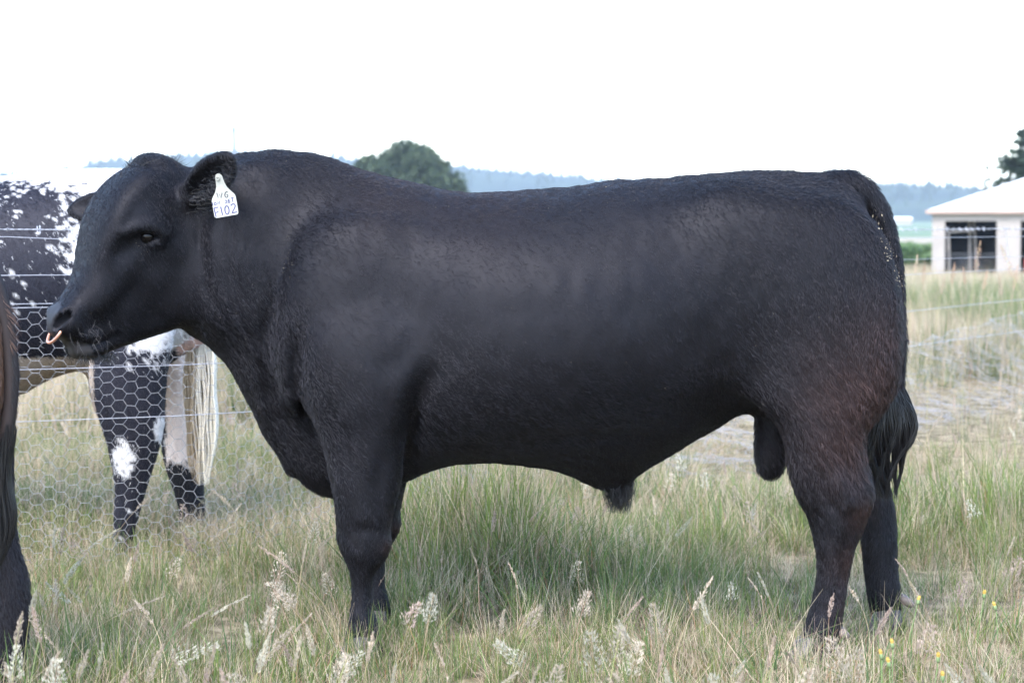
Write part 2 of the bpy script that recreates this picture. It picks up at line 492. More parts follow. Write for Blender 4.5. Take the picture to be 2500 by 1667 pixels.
# hills: crest lines read off the photograph, standing two kilometres away
HY = 2000.0
hill_l = [(-900,470),(-300,455),(0,440),(200,425),(310,400),(430,393),(560,388),(700,388),(850,396),(1060,409),(1250,427),(1450,449),(1650,472),(1900,500),(2150,530),(2500,552),(2900,556)]
hill_r = [(1500,556),(1750,530),(1950,492),(2080,472),(2150,466),(2250,464),(2320,474),(2400,486),(2480,498),(2600,505),(2800,490),(3200,520),(3500,550)]
m_wood = noisy('far_forest', (.018, .030, .018), (.040, .058, .030), .02, .95, .1)
def hill(name, crest, Y, deep, label):
    us = np.linspace(crest[0][0], crest[-1][0], 160); cz = np.interp(us, [c[0] for c in crest], [c[1] for c in crest])
    vs = np.linspace(-1, 1, 34); V = []
    for i, u in enumerate(us):
        top = P(u, cz[i] - 6, Y); base = 6.0
        for v in vs:
            y = Y + v * deep; h = math.cos(v * math.pi / 2) ** 1.3
            V.append((top.x, y, base - 3 + (top.z - base + 3) * h))
    V = np.array(V); n = fbm(V * .012, 51, 3); V[:, 2] += (n - .5) * 6 * np.clip((V[:, 2] - 6) / 20, 0, 1)
    gi = np.arange(len(us) * len(vs)).reshape(len(us), len(vs))
    f = np.stack([gi[:-1, :-1], gi[1:, :-1], gi[1:, 1:], gi[:-1, 1:]], -1).reshape(-1, 4)
    o = mesh_obj(name, V, f, m_wood, None, True)
    return tag(o, label, 'hill', kind='structure'), V.reshape(len(us), len(vs), 3)
h1, HV1 = hill('hill', hill_l, HY, 600, 'long blue forested hill sloping down to the right behind the bull')
h2, HV2 = hill('hill', hill_r, 1700.0, 420, 'low blue wooded hill above the shed at right')
def conifer_verts(x, y, z, h, w, r):
    V = []; Fc = []; n = 7
    for (a, b, ww) in ((.05, .60, 1.0), (.35, .82, .75), (.62, 1.0, .5)):
        i0 = len(V); off = r.uniform(0, 6)
        for k in range(n):
            an = off + 2 * math.pi * k / n; rr = w * ww * r.uniform(.75, 1.15)
            V.append((x + rr * math.cos(an), y + rr * math.sin(an), z + h * a * r.uniform(.7, 1.2)))
        V.append((x + r.uniform(-.3, .3) * w * .3, y, z + h * b))
        for k in range(n): Fc.append((i0 + k, i0 + (k + 1) % n, i0 + n))
    return V, Fc
pr = random.Random(3); mb = MB()
for HV in (HV1, HV2):
    for i in range(1500):
        u = pr.randrange(0, HV.shape[0]); v = int(pr.triangular(6, 20, 16)); p_ = HV[u, v]
        if p_[2] < 14: continue
        h_ = pr.uniform(5, 8); V_, F_ = conifer_verts(p_[0] + pr.uniform(-5, 5), p_[1] + pr.uniform(-12, 12), p_[2] - 1.5, h_, h_ * .30, pr); mb.add(V_, F_)
fw = mb.build('far_wood', m_wood)
tag(fw, 'far conifer forest covering the blue hills', 'forest', kind='stuff')

# haze
m_haze = bpy.data.materials.new('hazy_air'); m_haze.use_nodes = True
hn = m_haze.node_tree.nodes; hn.clear()
ho = hn.new('ShaderNodeOutputMaterial'); hv = hn.new('ShaderNodeVolumePrincipled')
hv.inputs['Color'].default_value = (.72, .84, 1.0, 1); hv.inputs['Density'].default_value = .00021; hv.inputs['Anisotropy'].default_value = 0.0
m_haze.node_tree.links.new(hv.outputs[0], ho.inputs['Volume'])
mb = MB(); mb.box(-4200, 4200, -500, 4600, -4, 108); hz = mb.build('haze', m_haze)
tag(hz, 'pale blue summer haze over the far hills', 'haze', kind='stuff')
# ---------------------------------------------------------------- trees, shed, tower
def leaf_material(name, c0, c1, trans=.25):
    m = noisy(name, c0, c1, 1.3, .7, .25, 4)
    out = m.node_tree.nodes['Material Output']; tr = nd(m, 'ShaderNodeBsdfTranslucent'); mx = nd(m, 'ShaderNodeMixShader'); mx.inputs[0].default_value = trans
    src = bsdf(m).inputs['Base Color'].links[0].from_socket; ln(m, src, tr.inputs['Color'])
    ln(m, bsdf(m).outputs[0], mx.inputs[1]); ln(m, tr.outputs[0], mx.inputs[2]); ln(m, mx.outputs[0], out.inputs['Surface'])
    return m
m_leaf = leaf_material('dark_cypress_leaf', (.026, .044, .024), (.066, .092, .044))
m_pine = leaf_material('pine_needle', (.016, .028, .020), (.034, .052, .030), .1)
m_hedge = leaf_material('crop_leaf', (.07, .13, .05), (.13, .19, .08), .3)
m_bark = noisy('bark', (.07, .05, .04), (.14, .11, .09), 6, .9, .1, bump=.4, stretch=(1, 1, .2))
def cards(centers, size, r, squash=(1, 1, 1)):
    n = len(centers); a = r.normal(size=(n, 3)); a /= np.linalg.norm(a, axis=1)[:, None]
    b = np.cross(a, r.normal(size=(n, 3))); b /= np.linalg.norm(b, axis=1)[:, None]
    s = (size * r.uniform(.6, 1.4, n))[:, None]; a *= s; b *= s * .7
    V = np.stack([centers - a, centers - b * .8, centers + a, centers + b], 1).reshape(-1, 3)
    return V, np.arange(4 * n).reshape(n, 4)
def broad_tree(name, x, y, H, W, label, lumps, leaves, size, seed, mat, group=None, trunk=None):
    r = np.random.default_rng(seed); z0 = float(gz(x, y)); t = empty(name, (x, y, z0)); tag(t, label, 'tree', group)
    mb = MB(); tr_ = trunk or W * .045
    mb.tube([(0, 0, -.3), (.1 * W * .1, 0, H * .25), (0, .02 * W, H * .5), (.02 * W, 0, H * .75)], [tr_ * 1.3, tr_, tr_ * .7, tr_ * .3], 9)
    for k in range(9):
        a = r.uniform(0, 6.28); hh = r.uniform(.22, .6) * H; L = W * r.uniform(.25, .42)
        mb.tube([(0, 0, hh), (math.cos(a) * L * .5, math.sin(a) * L * .5, hh + H * .12), (math.cos(a) * L, math.sin(a) * L, hh + H * .2)], [tr_ * .5, tr_ * .3, tr_ * .1], 6)
    mb.build('trunk', m_bark, t, True)
    C = []
    for k in range(lumps):
        d = r.normal(size=3); d /= np.linalg.norm(d); d[2] = d[2] if d[2] > -.2 else d[2] * .75; rad = r.uniform(.45, .93)
        c = np.array([d[0] * W * .5 * rad, d[1] * W * .5 * rad, H * .52 + d[2] * H * .47 * rad]); lr = W * r.uniform(.08, .14)
        q = r.normal(size=(leaves // lumps, 3)); q /= np.linalg.norm(q, axis=1)[:, None]; q *= lr * r.uniform(.55, 1.08, len(q))[:, None]; q[:, 2] *= .62
        C.append(c + q)
    V, Fq = cards(np.concatenate(C), size, r)
    mesh_obj('crown', V, Fq, mat, t)
    return t
b_ = P(990, 560, 220)
broad_tree('cypress_tree', b_.x, 220, 11.5, 13.2, 'large rounded dark green tree showing above the middle of the bull\'s back', 190, 36000, .24, 6, m_leaf)
for k, (px_, top) in enumerate(((190, 396), (236, 388))):
    q = P(px_, top, 600)
    broad_tree('distant_tree', q.x, 600, q.z + .3, 7.5 + 3 * k, ['small pale distant treetop just above the speckled back, left one', 'wider pale distant treetop just above the speckled back, right one'][k], 26, 1800, .5, 11 + k, m_leaf, 'treetops behind the speckled animal')
# tall pine beyond the shed
def pine(name, x, y, H, W, label, seed, tiers=15, per=9, group=None, dense=26, size=.16):
    r = np.random.default_rng(seed); z0 = float(gz(x, y)); t = empty(name, (x, y, z0)); tag(t, label, 'tree', group)
    mb = MB(); mb.tube([(0, 0, -.3), (0, 0, H * .5), (.05, 0, H * .98)], [H * .022, H * .014, H * .003], 8); C = []
    for i in range(tiers):
        f = (i + .5) / tiers; zz = H * (.16 + .82 * f); L = W * .5 * (1 - f) ** .75 + .1
        for k in range(per):
            a = r.uniform(0, 6.28); l = L * r.uniform(.65, 1.1); tip = np.array([math.cos(a) * l, math.sin(a) * l, zz + l * r.uniform(.02, .28)]); st = np.array([0, 0, zz])
            mb.tube([st, (st + tip) / 2 + np.array([0, 0, -.05 * l]), tip], [.03 * H * .1, .02 * H * .1, .005], 4, False)
            u = r.uniform(.25, 1.05, dense)[:, None]; q = st + (tip - st) * u; q = q + r.normal(0, .10 * l + .05, q.shape) * np.array([1, 1, .45]); C.append(q)
    mb.build('trunk', m_bark, t, True)
    V, Fq = cards(np.concatenate(C), size, r); mesh_obj('crown', V, Fq, m_pine, t); return t
q = P(2528, 560, 112)
pine('pine_tree', q.x, 112, 8.6, 6.6, 'dark pine tree rising behind the shed roof at the right edge', 21, 13, 11, None, 60, .20)
# pines standing out along the left crest of the hill
proto = None
pr = random.Random(9)
pxs = [322, 342, 360, 408, 426, 446, 462, 480, 496, 512, 528, 546, 596, 640, 690, 840, 815]
for k, px_ in enumerate(pxs):
    crest = float(np.interp(px_, [c[0] for c in hill_l], [c[1] for c in hill_l])); q = P(px_, crest, HY - 30)
    h_ = pr.uniform(8, 13.5)
    V_, F_ = [], []
    cm = MB(); v2, f2 = conifer_verts(0, 0, 0, h_, h_ * .30, pr); cm.add(v2, f2)
    for j in range(3):
        v2, f2 = conifer_verts(pr.uniform(-1, 1), pr.uniform(-1, 1), h_ * .1 * j, h_ * .8, h_ * .26, pr); cm.add(v2, f2)
    t = empty('ridge_pine', (q.x, HY - 30, q.z - 2)); tag(t, 'faint blue pine on the far hill crest, %s from the left' % ORD[sorted(pxs).index(px_)], 'tree', 'pines on the far ridge')
    cm.build('crown', m_wood, t); tm = MB(); tm.tube([(0, 0, -1), (0, 0, h_ * .6)], [.35, .15], 6); tm.build('trunk', m_bark, t)

# lattice mast on the hill
m_steel = noisy('galvanised_steel', (.10, .105, .12), (.15, .155, .17), 3, .5, .5, metal=.3)
q0, q1 = P(571, 420, 1850), P(571, 309, 1850)
t = empty('radio_mast', (q0.x, 1850, q0.z)); tag(t, 'faint lattice radio mast on the hill behind the near ear', 'mast')
Hm = q1.z - q0.z
for a in range(3):
    an = a * 2.094; mb = MB(); mb.tube([(2.0 * math.cos(an), 2.0 * math.sin(an), 0), (1.6 * math.cos(an), 1.6 * math.sin(an), Hm)], .62, 6); mb.build('mast_leg', m_steel, t)
mb = MB()
for i in range(18):
    z0_, z1_ = Hm * i / 18, Hm * (i + 1) / 18
    for a in range(3):
        A, B = a * 2.094, (a + 1) * 2.094; ra = 2.0 - .4 * i / 18
        mb.tube([(ra * math.cos(A), ra * math.sin(A), z0_), (ra * math.cos(B), ra * math.sin(B), z1_)], .34, 4); mb.tube([(ra * math.cos(A), ra * math.sin(A), z1_), (ra * math.cos(B), ra * math.sin(B), z1_)], .30, 4)
mb.build('lattice', m_steel, t)
mb = MB(); mb.box(-1.25, 1.25, -1.0, 1.0, 0, Hm - 1); mb.build('added_core', m_steel, t)  # solid core added to darken the mast against the bright sky
for a in range(6):
    an = a * 1.047; mb = MB(); mb.box(-.9, .9, -.25, .25, Hm - 5.2, Hm - .6); o = mb.build('antenna', m_steel, t); o.location = (2.0 * math.cos(an), 2.0 * math.sin(an), 0); o.rotation_euler = (0, 0, an + 1.57)

# ---- the shed
SY0 = 70.0; SX0, SX1, SD = 15.32, 27.2, 10.0
SG = -.52
m_wall = noisy('cream_wall', (.255, .228, .210), (.295, .265, .245), 1.2, .7, .3, 5)
m_roof = noisy('white_roof', (.74, .74, .74), (.82, .82, .82), .6, .5, .4)
m_trim = noisy('brown_gutter', (.30, .22, .19), (.38, .28, .24), 2, .6, .3)
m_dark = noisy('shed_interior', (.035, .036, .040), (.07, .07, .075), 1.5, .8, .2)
m_tim = noisy('grey_timber', (.22, .20, .19), (.33, .30, .28), 5, .8, .2)
shed = empty('shed', (SX0, SY0, SG), R(-13)); tag(shed, 'cream farm shed with white hipped roof and open bays behind the bull\'s tail', 'shed')
HE = 2.50
def spart(name, m, *boxes):
    mb = MB()
    for b in boxes: mb.box(*b)
    return mb.build(name, m, shed)
bays = [(.46, 2.29), (3.14, 4.95), (5.8, 7.6), (8.5, 10.3)]
xs = [0] + [v for b in bays for v in b] + [SX1 - SX0]
for i in range(0, len(xs), 2): spart('wall_panel', m_wall, (xs[i], xs[i + 1], 0, .14, 0, 2.12))
spart('lintel', m_wall, (0, SX1 - SX0, 0, .14, 2.124, HE))
spart('side_wall', m_wall, (0, .14, .144, SD, 0, HE)); spart('side_wall', m_wall, (SX1 - SX0 - .14, SX1 - SX0, .144, SD, 0, HE))
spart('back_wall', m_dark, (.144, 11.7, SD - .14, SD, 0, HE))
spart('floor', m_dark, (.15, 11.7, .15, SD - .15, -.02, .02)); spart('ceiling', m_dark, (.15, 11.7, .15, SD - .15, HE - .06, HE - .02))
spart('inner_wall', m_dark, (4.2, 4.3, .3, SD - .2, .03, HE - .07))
o = .14; W_ = SX1 - SX0; rz_ = HE + 1.85
c = [(-o, -o, HE + .02), (W_ + o, -o, HE + .02), (W_ + o, SD + o, HE + .02), (-o, SD + o, HE + .02), (SD / 2, SD / 2, rz_), (W_ - SD / 2, SD / 2, rz_)]
for nm, f in (('roof_front', (0, 1, 5, 4)), ('roof_end', (1, 2, 5)), ('roof_back', (2, 3, 4, 5)), ('roof_end', (3, 0, 4))):
    pts = [Vector(c[i]) for i in f]; nn_ = (pts[1] - pts[0]).cross(pts[2] - pts[0]).normalized()
    v = pts + [p_ - nn_ * .04 for p_ in pts]; k = len(f)
    mesh_obj(nm, [tuple(p_) for p_ in v], [tuple(range(k)), tuple(range(2 * k - 1, k - 1, -1))] + [(i, k + i, k + (i + 1) % k, (i + 1) % k) for i in range(k)], m_roof, shed)
spart('gutter', m_trim, (-o - .05, W_ + o, -o - .10, -o - .005, HE - .11, HE + .015)); spart('gutter', m_trim, (-o - .10, -o - .005, -o - .004, SD + o, HE - .11, HE + .015))
mb = MB(); mb.tube([(.62, .5, 0), (.56, .5, 1.75)], .06, 6); mb.build('post', m_tim, shed)
mb = MB(); mb.tube([(1.36, 1.2, 0), (1.30, 1.2, 2.4)], .055, 6); mb.build('post', m_tim, shed)
mb = MB(); mb.tube([(1.62, 1.2, 0), (1.45, 1.2, 2.4)], .045, 6); mb.build('post', m_tim, shed)
mb = MB(); mb.tube([(.5, .5, 1.72), (1.5, .5, 1.80)], .05, 6); mb.build('rail', m_tim, shed)
mb = MB()
for i in range(14):
    mb.tube([(.5 + i * .13, .3, 0), (.5 + i * .13 - .75, .3, .92)] if i > 5 else [(.5 + i * .13, .3, 0), (.5, .3, i * .13 * 1.22)], .008, 4)
    mb.tube([(.5 + i * .13, .31, 0), (min(.5 + i * .13 + .75, 2.28), .31, .92 if i < 8 else (2.28 - .5 - i * .13) * 1.22)], .008, 4)
mb.tube([(.48, .3, .93), (2.28, .3, .93)], .014, 5); mb.build('mesh_panel', m_steel, shed)
m_red = noisy('red_paint', (.45, .05, .03), (.55, .08, .05), 6, .5, .4)
mb = MB(); mb.box(3.3, 3.75, .9, 1.3, 0, .75); mb.box(3.36, 3.69, .95, 1.25, .752, .95)
rt = mb.build('fuel_drum', m_red); rt.location = shed.location; rt.rotation_euler = shed.rotation_euler; tag(rt, 'small red container just inside the second shed bay', 'container')
# far pale building and green crop
qb = P(2206, 548, 900)
fb = empty('farm_building', (qb.x, 900, float(gz(qb.x, 900)))); tag(fb, 'tiny pale distant building left of the shed', 'building')
mb = MB(); mb.box(-3.6, 3.6, 0, 5, -.5, 2.4); mb.build('wall', m_wall, fb)
mb = MB(); mb.add([(-4, -.4, 2.404), (4, -.4, 2.404), (4, 5.4, 2.404), (-4, 5.4, 2.404), (-4, 2.5, 3.4), (4, 2.5, 3.4)], [(0, 1, 5, 4), (2, 3, 4, 5), (1, 2, 5), (3, 0, 4)]); mb.build('roof', m_roof, fb)
r = np.random.default_rng(4); n = 9000
cx = r.uniform(11, 26, n); cy = r.uniform(84, 92, n); hgt = 1.0 + .25 * fbm(np.stack([cx * .8, cy * .5, cx * 0], 1), 8, 2)
V, Fq = cards(np.stack([cx, cy, gz(cx, cy) + hgt * r.random(n) ** .6], 1), .14, r)
cp = mesh_obj('green_crop', V, Fq, m_hedge); tag(cp, 'green standing crop in the paddock left of the shed', 'crop', kind='stuff')
FUR_N = 420000
# ---------------------------------------------------------------- the black bull
def xz(pts, Y): return np.array([(D(a, b, Y).x, D(a, b, Y).z) for a, b in pts])
def nv(dx, dy, Y): return np.array(D(dx, dy, Y))
rng = np.random.default_rng(7)

torso_px = [(395,430),(430,398),(480,374),(555,357),(600,352),(650,350),(720,357),(780,375),(850,398),(900,412),(960,425),(1020,438),(1080,444),(1140,446),
 (1200,443),(1280,436),(1350,430),(1420,418),(1500,412),(1600,405),(1700,399),(1780,396),(1850,402),(1900,408),(1945,425),(1985,460),(2006,510),(2022,570),
 (2036,640),(2043,720),(2042,780),(2032,850),(2012,905),(1985,950),(1930,985),(1870,990),(1810,975),(1765,952),(1720,944),(1690,952),(1650,975),(1610,1000),(1560,1030),(1510,1060),(1470,1085),
 (1446,1110),(1418,1126),(1392,1124),(1368,1118),(1342,1105),(1310,1087),(1260,1072),(1200,1062),(1140,1057),(1080,1058),(1030,1065),(980,1082),(930,1106),(850,1135),
 (765,1141),(730,1131),(700,1114),(681,1097),(666,1093),(655,1083),(646,1058),(632,1036),(610,1000),(590,960),(565,910),(540,860),(510,820),(470,785),(430,760),(400,700),(388,600),(385,500)]
tp = spline(xz(torso_px, 0.0), 4)
ft = Field2(tp, 0.0065).poisson(420)
asp_pts = [(420,500,.62),(480,650,.62),(560,520,.60),(600,800,.50),(640,950,.42),(660,600,.60),(700,1060,.30),(780,500,.60),(800,750,.64),(800,1000,.50),(900,600,.72),(950,850,.80),(1100,600,.92),
 (1100,900,.98),(1250,650,.97),(1250,950,.98),(1400,600,.95),(1400,900,.98),(1420,1080,.55),(1550,600,.92),(1560,900,.92),(1650,800,.86),(1700,600,.90),(1850,600,.90),(1850,850,.80),(1980,600,.95),(1990,800,.85)]
asp_w = [(D(a, b, 0).x, D(a, b, 0).z, v) for a, b, v in asp_pts]
bull = Body((-1.78, -0.56, -0.06), (1.40, 0.50, 1.60), 0.0092)
bull.inflate(ft, lambda X, Z: ctrl(X, Z, asp_w, 0.13), 0.0, 0.0)

# upper muscles of the near and far side
for sgn in (-1, 1):
    def M3(dx, dy, y): p = nv(dx, dy, 0.0); return np.array([p[0], sgn * y, p[2]])
    ry = lambda a: Matrix.Rotation(R(a), 3, 'Y')
    bull.ellipsoid(M3(800, 750, .205), (.17, .080, .30), ry(14), k=.17)       # shoulder blade and its muscle
    bull.ellipsoid(M3(860, 850, .27), (.17, .085, .17), ry(-20), k=.09)      # upper arm
    bull.ellipsoid(M3(1890, 720, .225), (.22, .10, .34), ry(-8), k=.13)       # thigh
    bull.ellipsoid(M3(1690, 530, .185), (.12, .07, .10), ry(20), k=.16)       # hip
    bull.ellipsoid(M3(575, 560, .105), (.13, .07, .24), ry(14), k=.10)       # neck muscle

YN, YF = -0.235, 0.215
fore_px = [(742,880),(732,950),(737,1010),(751,1080),(765,1140),(772,1195),(774,1235),(784,1268),(801,1300),(808,1335),(808,1375),(803,1415),(795,1450),(787,1482),(783,1512),
 (878,1512),(874,1470),(866,1432),(858,1395),(858,1350),(864,1315),(884,1285),(898,1250),(896,1215),(905,1170),(919,1125),(932,1080),(940,1020),(945,950),(935,880),(890,835),(800,840)]
ffore = Field2(spline(xz(fore_px, YN), 4), 0.005).poisson(160)
afore = lambda X, Z: ctrl(X, Z, [(D(800,880,YN).x, D(800,880,YN).z, .70), (D(840,1050,YN).x, D(840,1050,YN).z, .80), (D(840,1250,YN).x, D(840,1250,YN).z, .95), (D(835,1370,YN).x, D(835,1370,YN).z, .95)], .12)
bull.inflate(ffore, afore, YN, .06, slope=0)
ff2 = Field2(ffore.poly + np.array([0.008, 0.0]), 0.005).poisson(160)
bull.inflate(ff2, lambda X, Z: afore(X - .008, Z), YF - .02, .06)

hind_px = [(1690,860),(1735,925),(1788,975),(1807,1020),(1814,1080),(1832,1140),(1857,1190),(1871,1235),(1877,1290),(1870,1350),(1858,1400),(1842,1455),(1828,1490),(1815,1522),(1818,1540),
 (1905,1540),(1922,1500),(1930,1465),(1932,1435),(1938,1390),(1950,1320),(1963,1258),(1983,1208),(2003,1158),(2004,1118),(1986,1055),(1981,990),(2002,950),(2025,905),(2044,850),(2050,790),(2000,700),(1850,690),(1730,780)]
fh = Field2(spline(xz(hind_px, YN), 4), 0.005).poisson(220)
ah = lambda X, Z: ctrl(X, Z, [(D(1880,780,YN).x, D(1880,780,YN).z, .42), (D(1890,950,YN).x, D(1890,950,YN).z, .62), (D(1900,1080,YN).x, D(1900,1080,YN).z, .75), (D(1920,1170,YN).x, D(1920,1170,YN).z, .72), (D(1910,1300,YN).x, D(1910,1300,YN).z, .80), (D(1885,1450,YN).x, D(1885,1450,YN).z, .95)], .12)
bull.inflate(fh, ah, YN, .06)
fhind_px = [(1850,860),(1890,960),(1920,1040),(1945,1110),(1964,1170),(1976,1230),(1984,1300),(1994,1370),(2000,1410),(1996,1450),(2075,1450),(2070,1415),(2067,1385),(2069,1355),(2062,1310),
 (2059,1250),(2057,1195),(2046,1130),(2022,1040),(2012,960),(2020,880),(2000,800),(1900,780)]
fh2 = Field2(spline(xz(fhind_px, YF), 4), 0.005).poisson(220)
bull.inflate(fh2, lambda X, Z: ctrl(X, Z, [(D(1950,850,YF).x, D(1950,850,YF).z, .5), (D(1980,1050,YF).x, D(1980,1050,YF).z, .75), (D(2020,1200,YF).x, D(2020,1200,YF).z, .8), (D(2030,1380,YF).x, D(2030,1380,YF).z, .95)], .12), YF, .06)
# dewlap fold behind each thigh, tail dock, scrotum
tail_pts = [nv(a, b, y) for a, b, y in [(1870,436,0),(1915,424,0),(1955,424,0),(1990,444,0),(2018,484,-.005),(2036,530,-.01),(2050,590,-.015),(2061,650,-.02),(2069,730,-.025),(2071,800,-.03),(2066,870,-.035),(2060,940,-.035)]]
bull.tube(tail_pts, [.042, .046, .043, .038, .032, .028, .024, .021, .019, .018, .017, .015], .016)
scr_px = [(1733,930),(1733,1000),(1735,1060),(1741,1088),(1764,1103),(1789,1091),(1804,1058),(1811,1010),(1815,950),(1800,900),(1750,900)]
fs = Field2(spline(xz(scr_px, -.02), 4), 0.005).poisson(100)
bull.inflate(fs, .95, -.02, .03)
bull.push([nv(1773, 1000, -.075), nv(1770, 1095, -.06)], .010, -.006)

# ---- head, modelled in its own frame and turned towards the camera
YAW = R(32); CY, SY = math.cos(YAW), math.sin(YAW)
HP = nv(400, 480, -0.03)                       # pivot where the head meets the neck
def h_loc(dx, dy):                             # side-on drawing of the head, photo units round the pivot -> local x, z
    p = nv(dx, dy, 0); q = nv(400, 480, 0)
    return ((p[0] - q[0]) / CY, p[2] - q[2])
def h_world(x, y, z): return np.array([HP[0] + x * CY - y * SY, HP[1] + x * SY + y * CY, HP[2] + z])
def HL(dx, dy, y):                             # local drawing point with lateral offset y -> world
    x, z = h_loc(dx, dy); return h_world(x, y, z)
head_px = [(375,374),(345,376),(314,386),(284,408),(258,440),(238,480),(225,522),(217,562),(210,602),(200,634),(188,660),(172,684),(160,702),(154,720),(153,740),(158,756),(168,768),(180,778),
 (188,790),(194,802),(208,811),(238,811),(264,800),(300,786),(345,771),(395,752),(436,716),(462,664),(474,600),(474,530),(464,460),(440,412),(408,384)]
fhd = Field2(spline(np.array([h_loc(a, b) for a, b in head_px]), 4), 0.005, .2)
hw = [(372,400,.105),(300,420,.138),(330,480,.146),(270,500,.142),(340,550,.142),(400,500,.126),(250,570,.126),(320,620,.120),(420,640,.102),(225,640,.100),(290,690,.094),(370,710,.086),(195,690,.086),(165,740,.082),(190,760,.080),(240,770,.070),(210,800,.055),(330,760,.068),(440,560,.112)]
hww = [(*h_loc(a, b), v) for a, b, v in hw]
hW = ctrl(fhd.X, fhd.Z, hww, .045)
def head_field(b, k):
    c = h_world(-.12, 0, -.15); m = np.array([.45, .42, .48])
    sl = b.box(c - m, c + m); X, Y, Z = b.grid(sl)
    X, Y, Z = np.broadcast_arrays(X, Y, Z)
    x = X - HP[0]; y = Y - HP[1]; lx = x * CY + y * SY; ly = -x * SY + y * CY; lz = Z - HP[2]
    d = fhd.sample(fhd.d, lx, lz); W = fhd.sample(hW, lx, lz)
    Rr = 0.056
    u = np.maximum(1 - d / Rr, 0); v = np.abs(ly) / W
    n = 2.6
    q = (u ** n + v ** n + 1e-9) ** (1 / n)
    f = (q - 1) * np.where(u > v, Rr, W * .92)
    b.union(sl, f.astype(np.float32), k)
head_field(bull, .05)
hrot = Matrix.Rotation(YAW, 3, 'Z')
def hrx(a): return hrot @ Matrix.Rotation(R(a), 3, 'Y')
for sgn in (-1, 1):
    bull.ellipsoid(HL(318, 518, sgn * .124), (.062, .030, .050), hrx(38), k=.03)       # brow
    bull.ellipsoid(HL(395, 640, sgn * .078), (.095, .036, .105), hrx(20), k=.05)       # cheek
    bull.ellipsoid(HL(256, 640, sgn * .086), (.030, .020, .10), hrx(35), k=.04)        # cheekbone down to the nose
    bull.ellipsoid(HL(180, 730, sgn * .048), (.036, .036, .044), hrx(25), k=.025)      # muzzle pad
    bull.ellipsoid(HL(216, 766, sgn * .050), (.050, .028, .026), hrx(10), k=.02)       # lip
bull.ellipsoid(HL(362, 384, 0), (.06, .085, .035), hrx(25), k=.04)                     # poll
bull.ellipsoid(HL(165, 730, 0), (.022, .060, .044), hrx(15), k=.02)                    # nose pad
bull.ellipsoid(HL(222, 797, 0), (.050, .044, .020), hrx(-8), k=.02)                    # chin
for sgn in (-1, 1):
    ex = HL(312, 543, sgn * .150)
    bull.ellipsoid(ex, (.029, .020, .0105), hrx(6), k=.008, mode='c')                   # eye slit
    bull.push([HL(290, 556, sgn * .142), HL(258, 580, sgn * .130)], .020, -.016)       # hollow before the eye
    bull.push([HL(262, 536, sgn * .145), HL(284, 522, sgn * .152), HL(316, 518, sgn * .158), HL(338, 534, sgn * .152)], .012, .013)
    bull.push([HL(290, 561, sgn * .148), HL(314, 567, sgn * .152), HL(336, 557, sgn * .150)], .009, .006)
    bull.push([HL(160, 712, sgn * .050), HL(172, 706, sgn * .066), HL(186, 704, sgn * .076)], .011, .006)
    bull.tube([HL(157, 742, sgn * .034), HL(161, 730, sgn * .052), HL(172, 716, sgn * .068)], [.012, .018, .014], .006, 'c')   # nostril
    bull.push([HL(180, 781, sgn * .06), HL(214, 783, sgn * .07), HL(250, 773, sgn * .07), HL(268, 764, sgn * .068)], .0085, -.022)   # mouth
    bull.push([HL(190, 797, sgn * .035), HL(212, 799, sgn * .05), HL(240, 792, sgn * .058)], .010, .007)
    bull.push([HL(268, 770, sgn * .068), HL(270, 795, sgn * .062)], .010, -.007)
# ears: leaf-shaped shells
def ear(base, tip, normal, wid, thick):
    base = Vector(base); tip = Vector(tip); ax = (tip - base); L = ax.length; ax.normalize()
    nrm = Vector(normal); nrm = (nrm - ax * nrm.dot(ax)).normalized(); sd = ax.cross(nrm)
    rot = Matrix((ax, sd, nrm)).transposed()
    c = base + ax * L * .52
    bull.ellipsoid(c, (L * .54, wid, thick), rot, k=.012)
    bull.tube([base - ax * .03, base + ax * L * .35], [.034, .030], .03)
    bull.ellipsoid(c + nrm * thick * .95 + ax * .012, (L * .46, wid * .74, thick * 1.05), rot, k=.012, mode='c')
EAR_B, EAR_T = HL(400, 455, -.125), nv(530, 364, -.34)
ear(EAR_B, EAR_T, (-.10, -1, -.22), .060, .028)
ear(HL(400, 460, .125), nv(166, 482, .14), (-.3, -.9, .3), .056, .028)

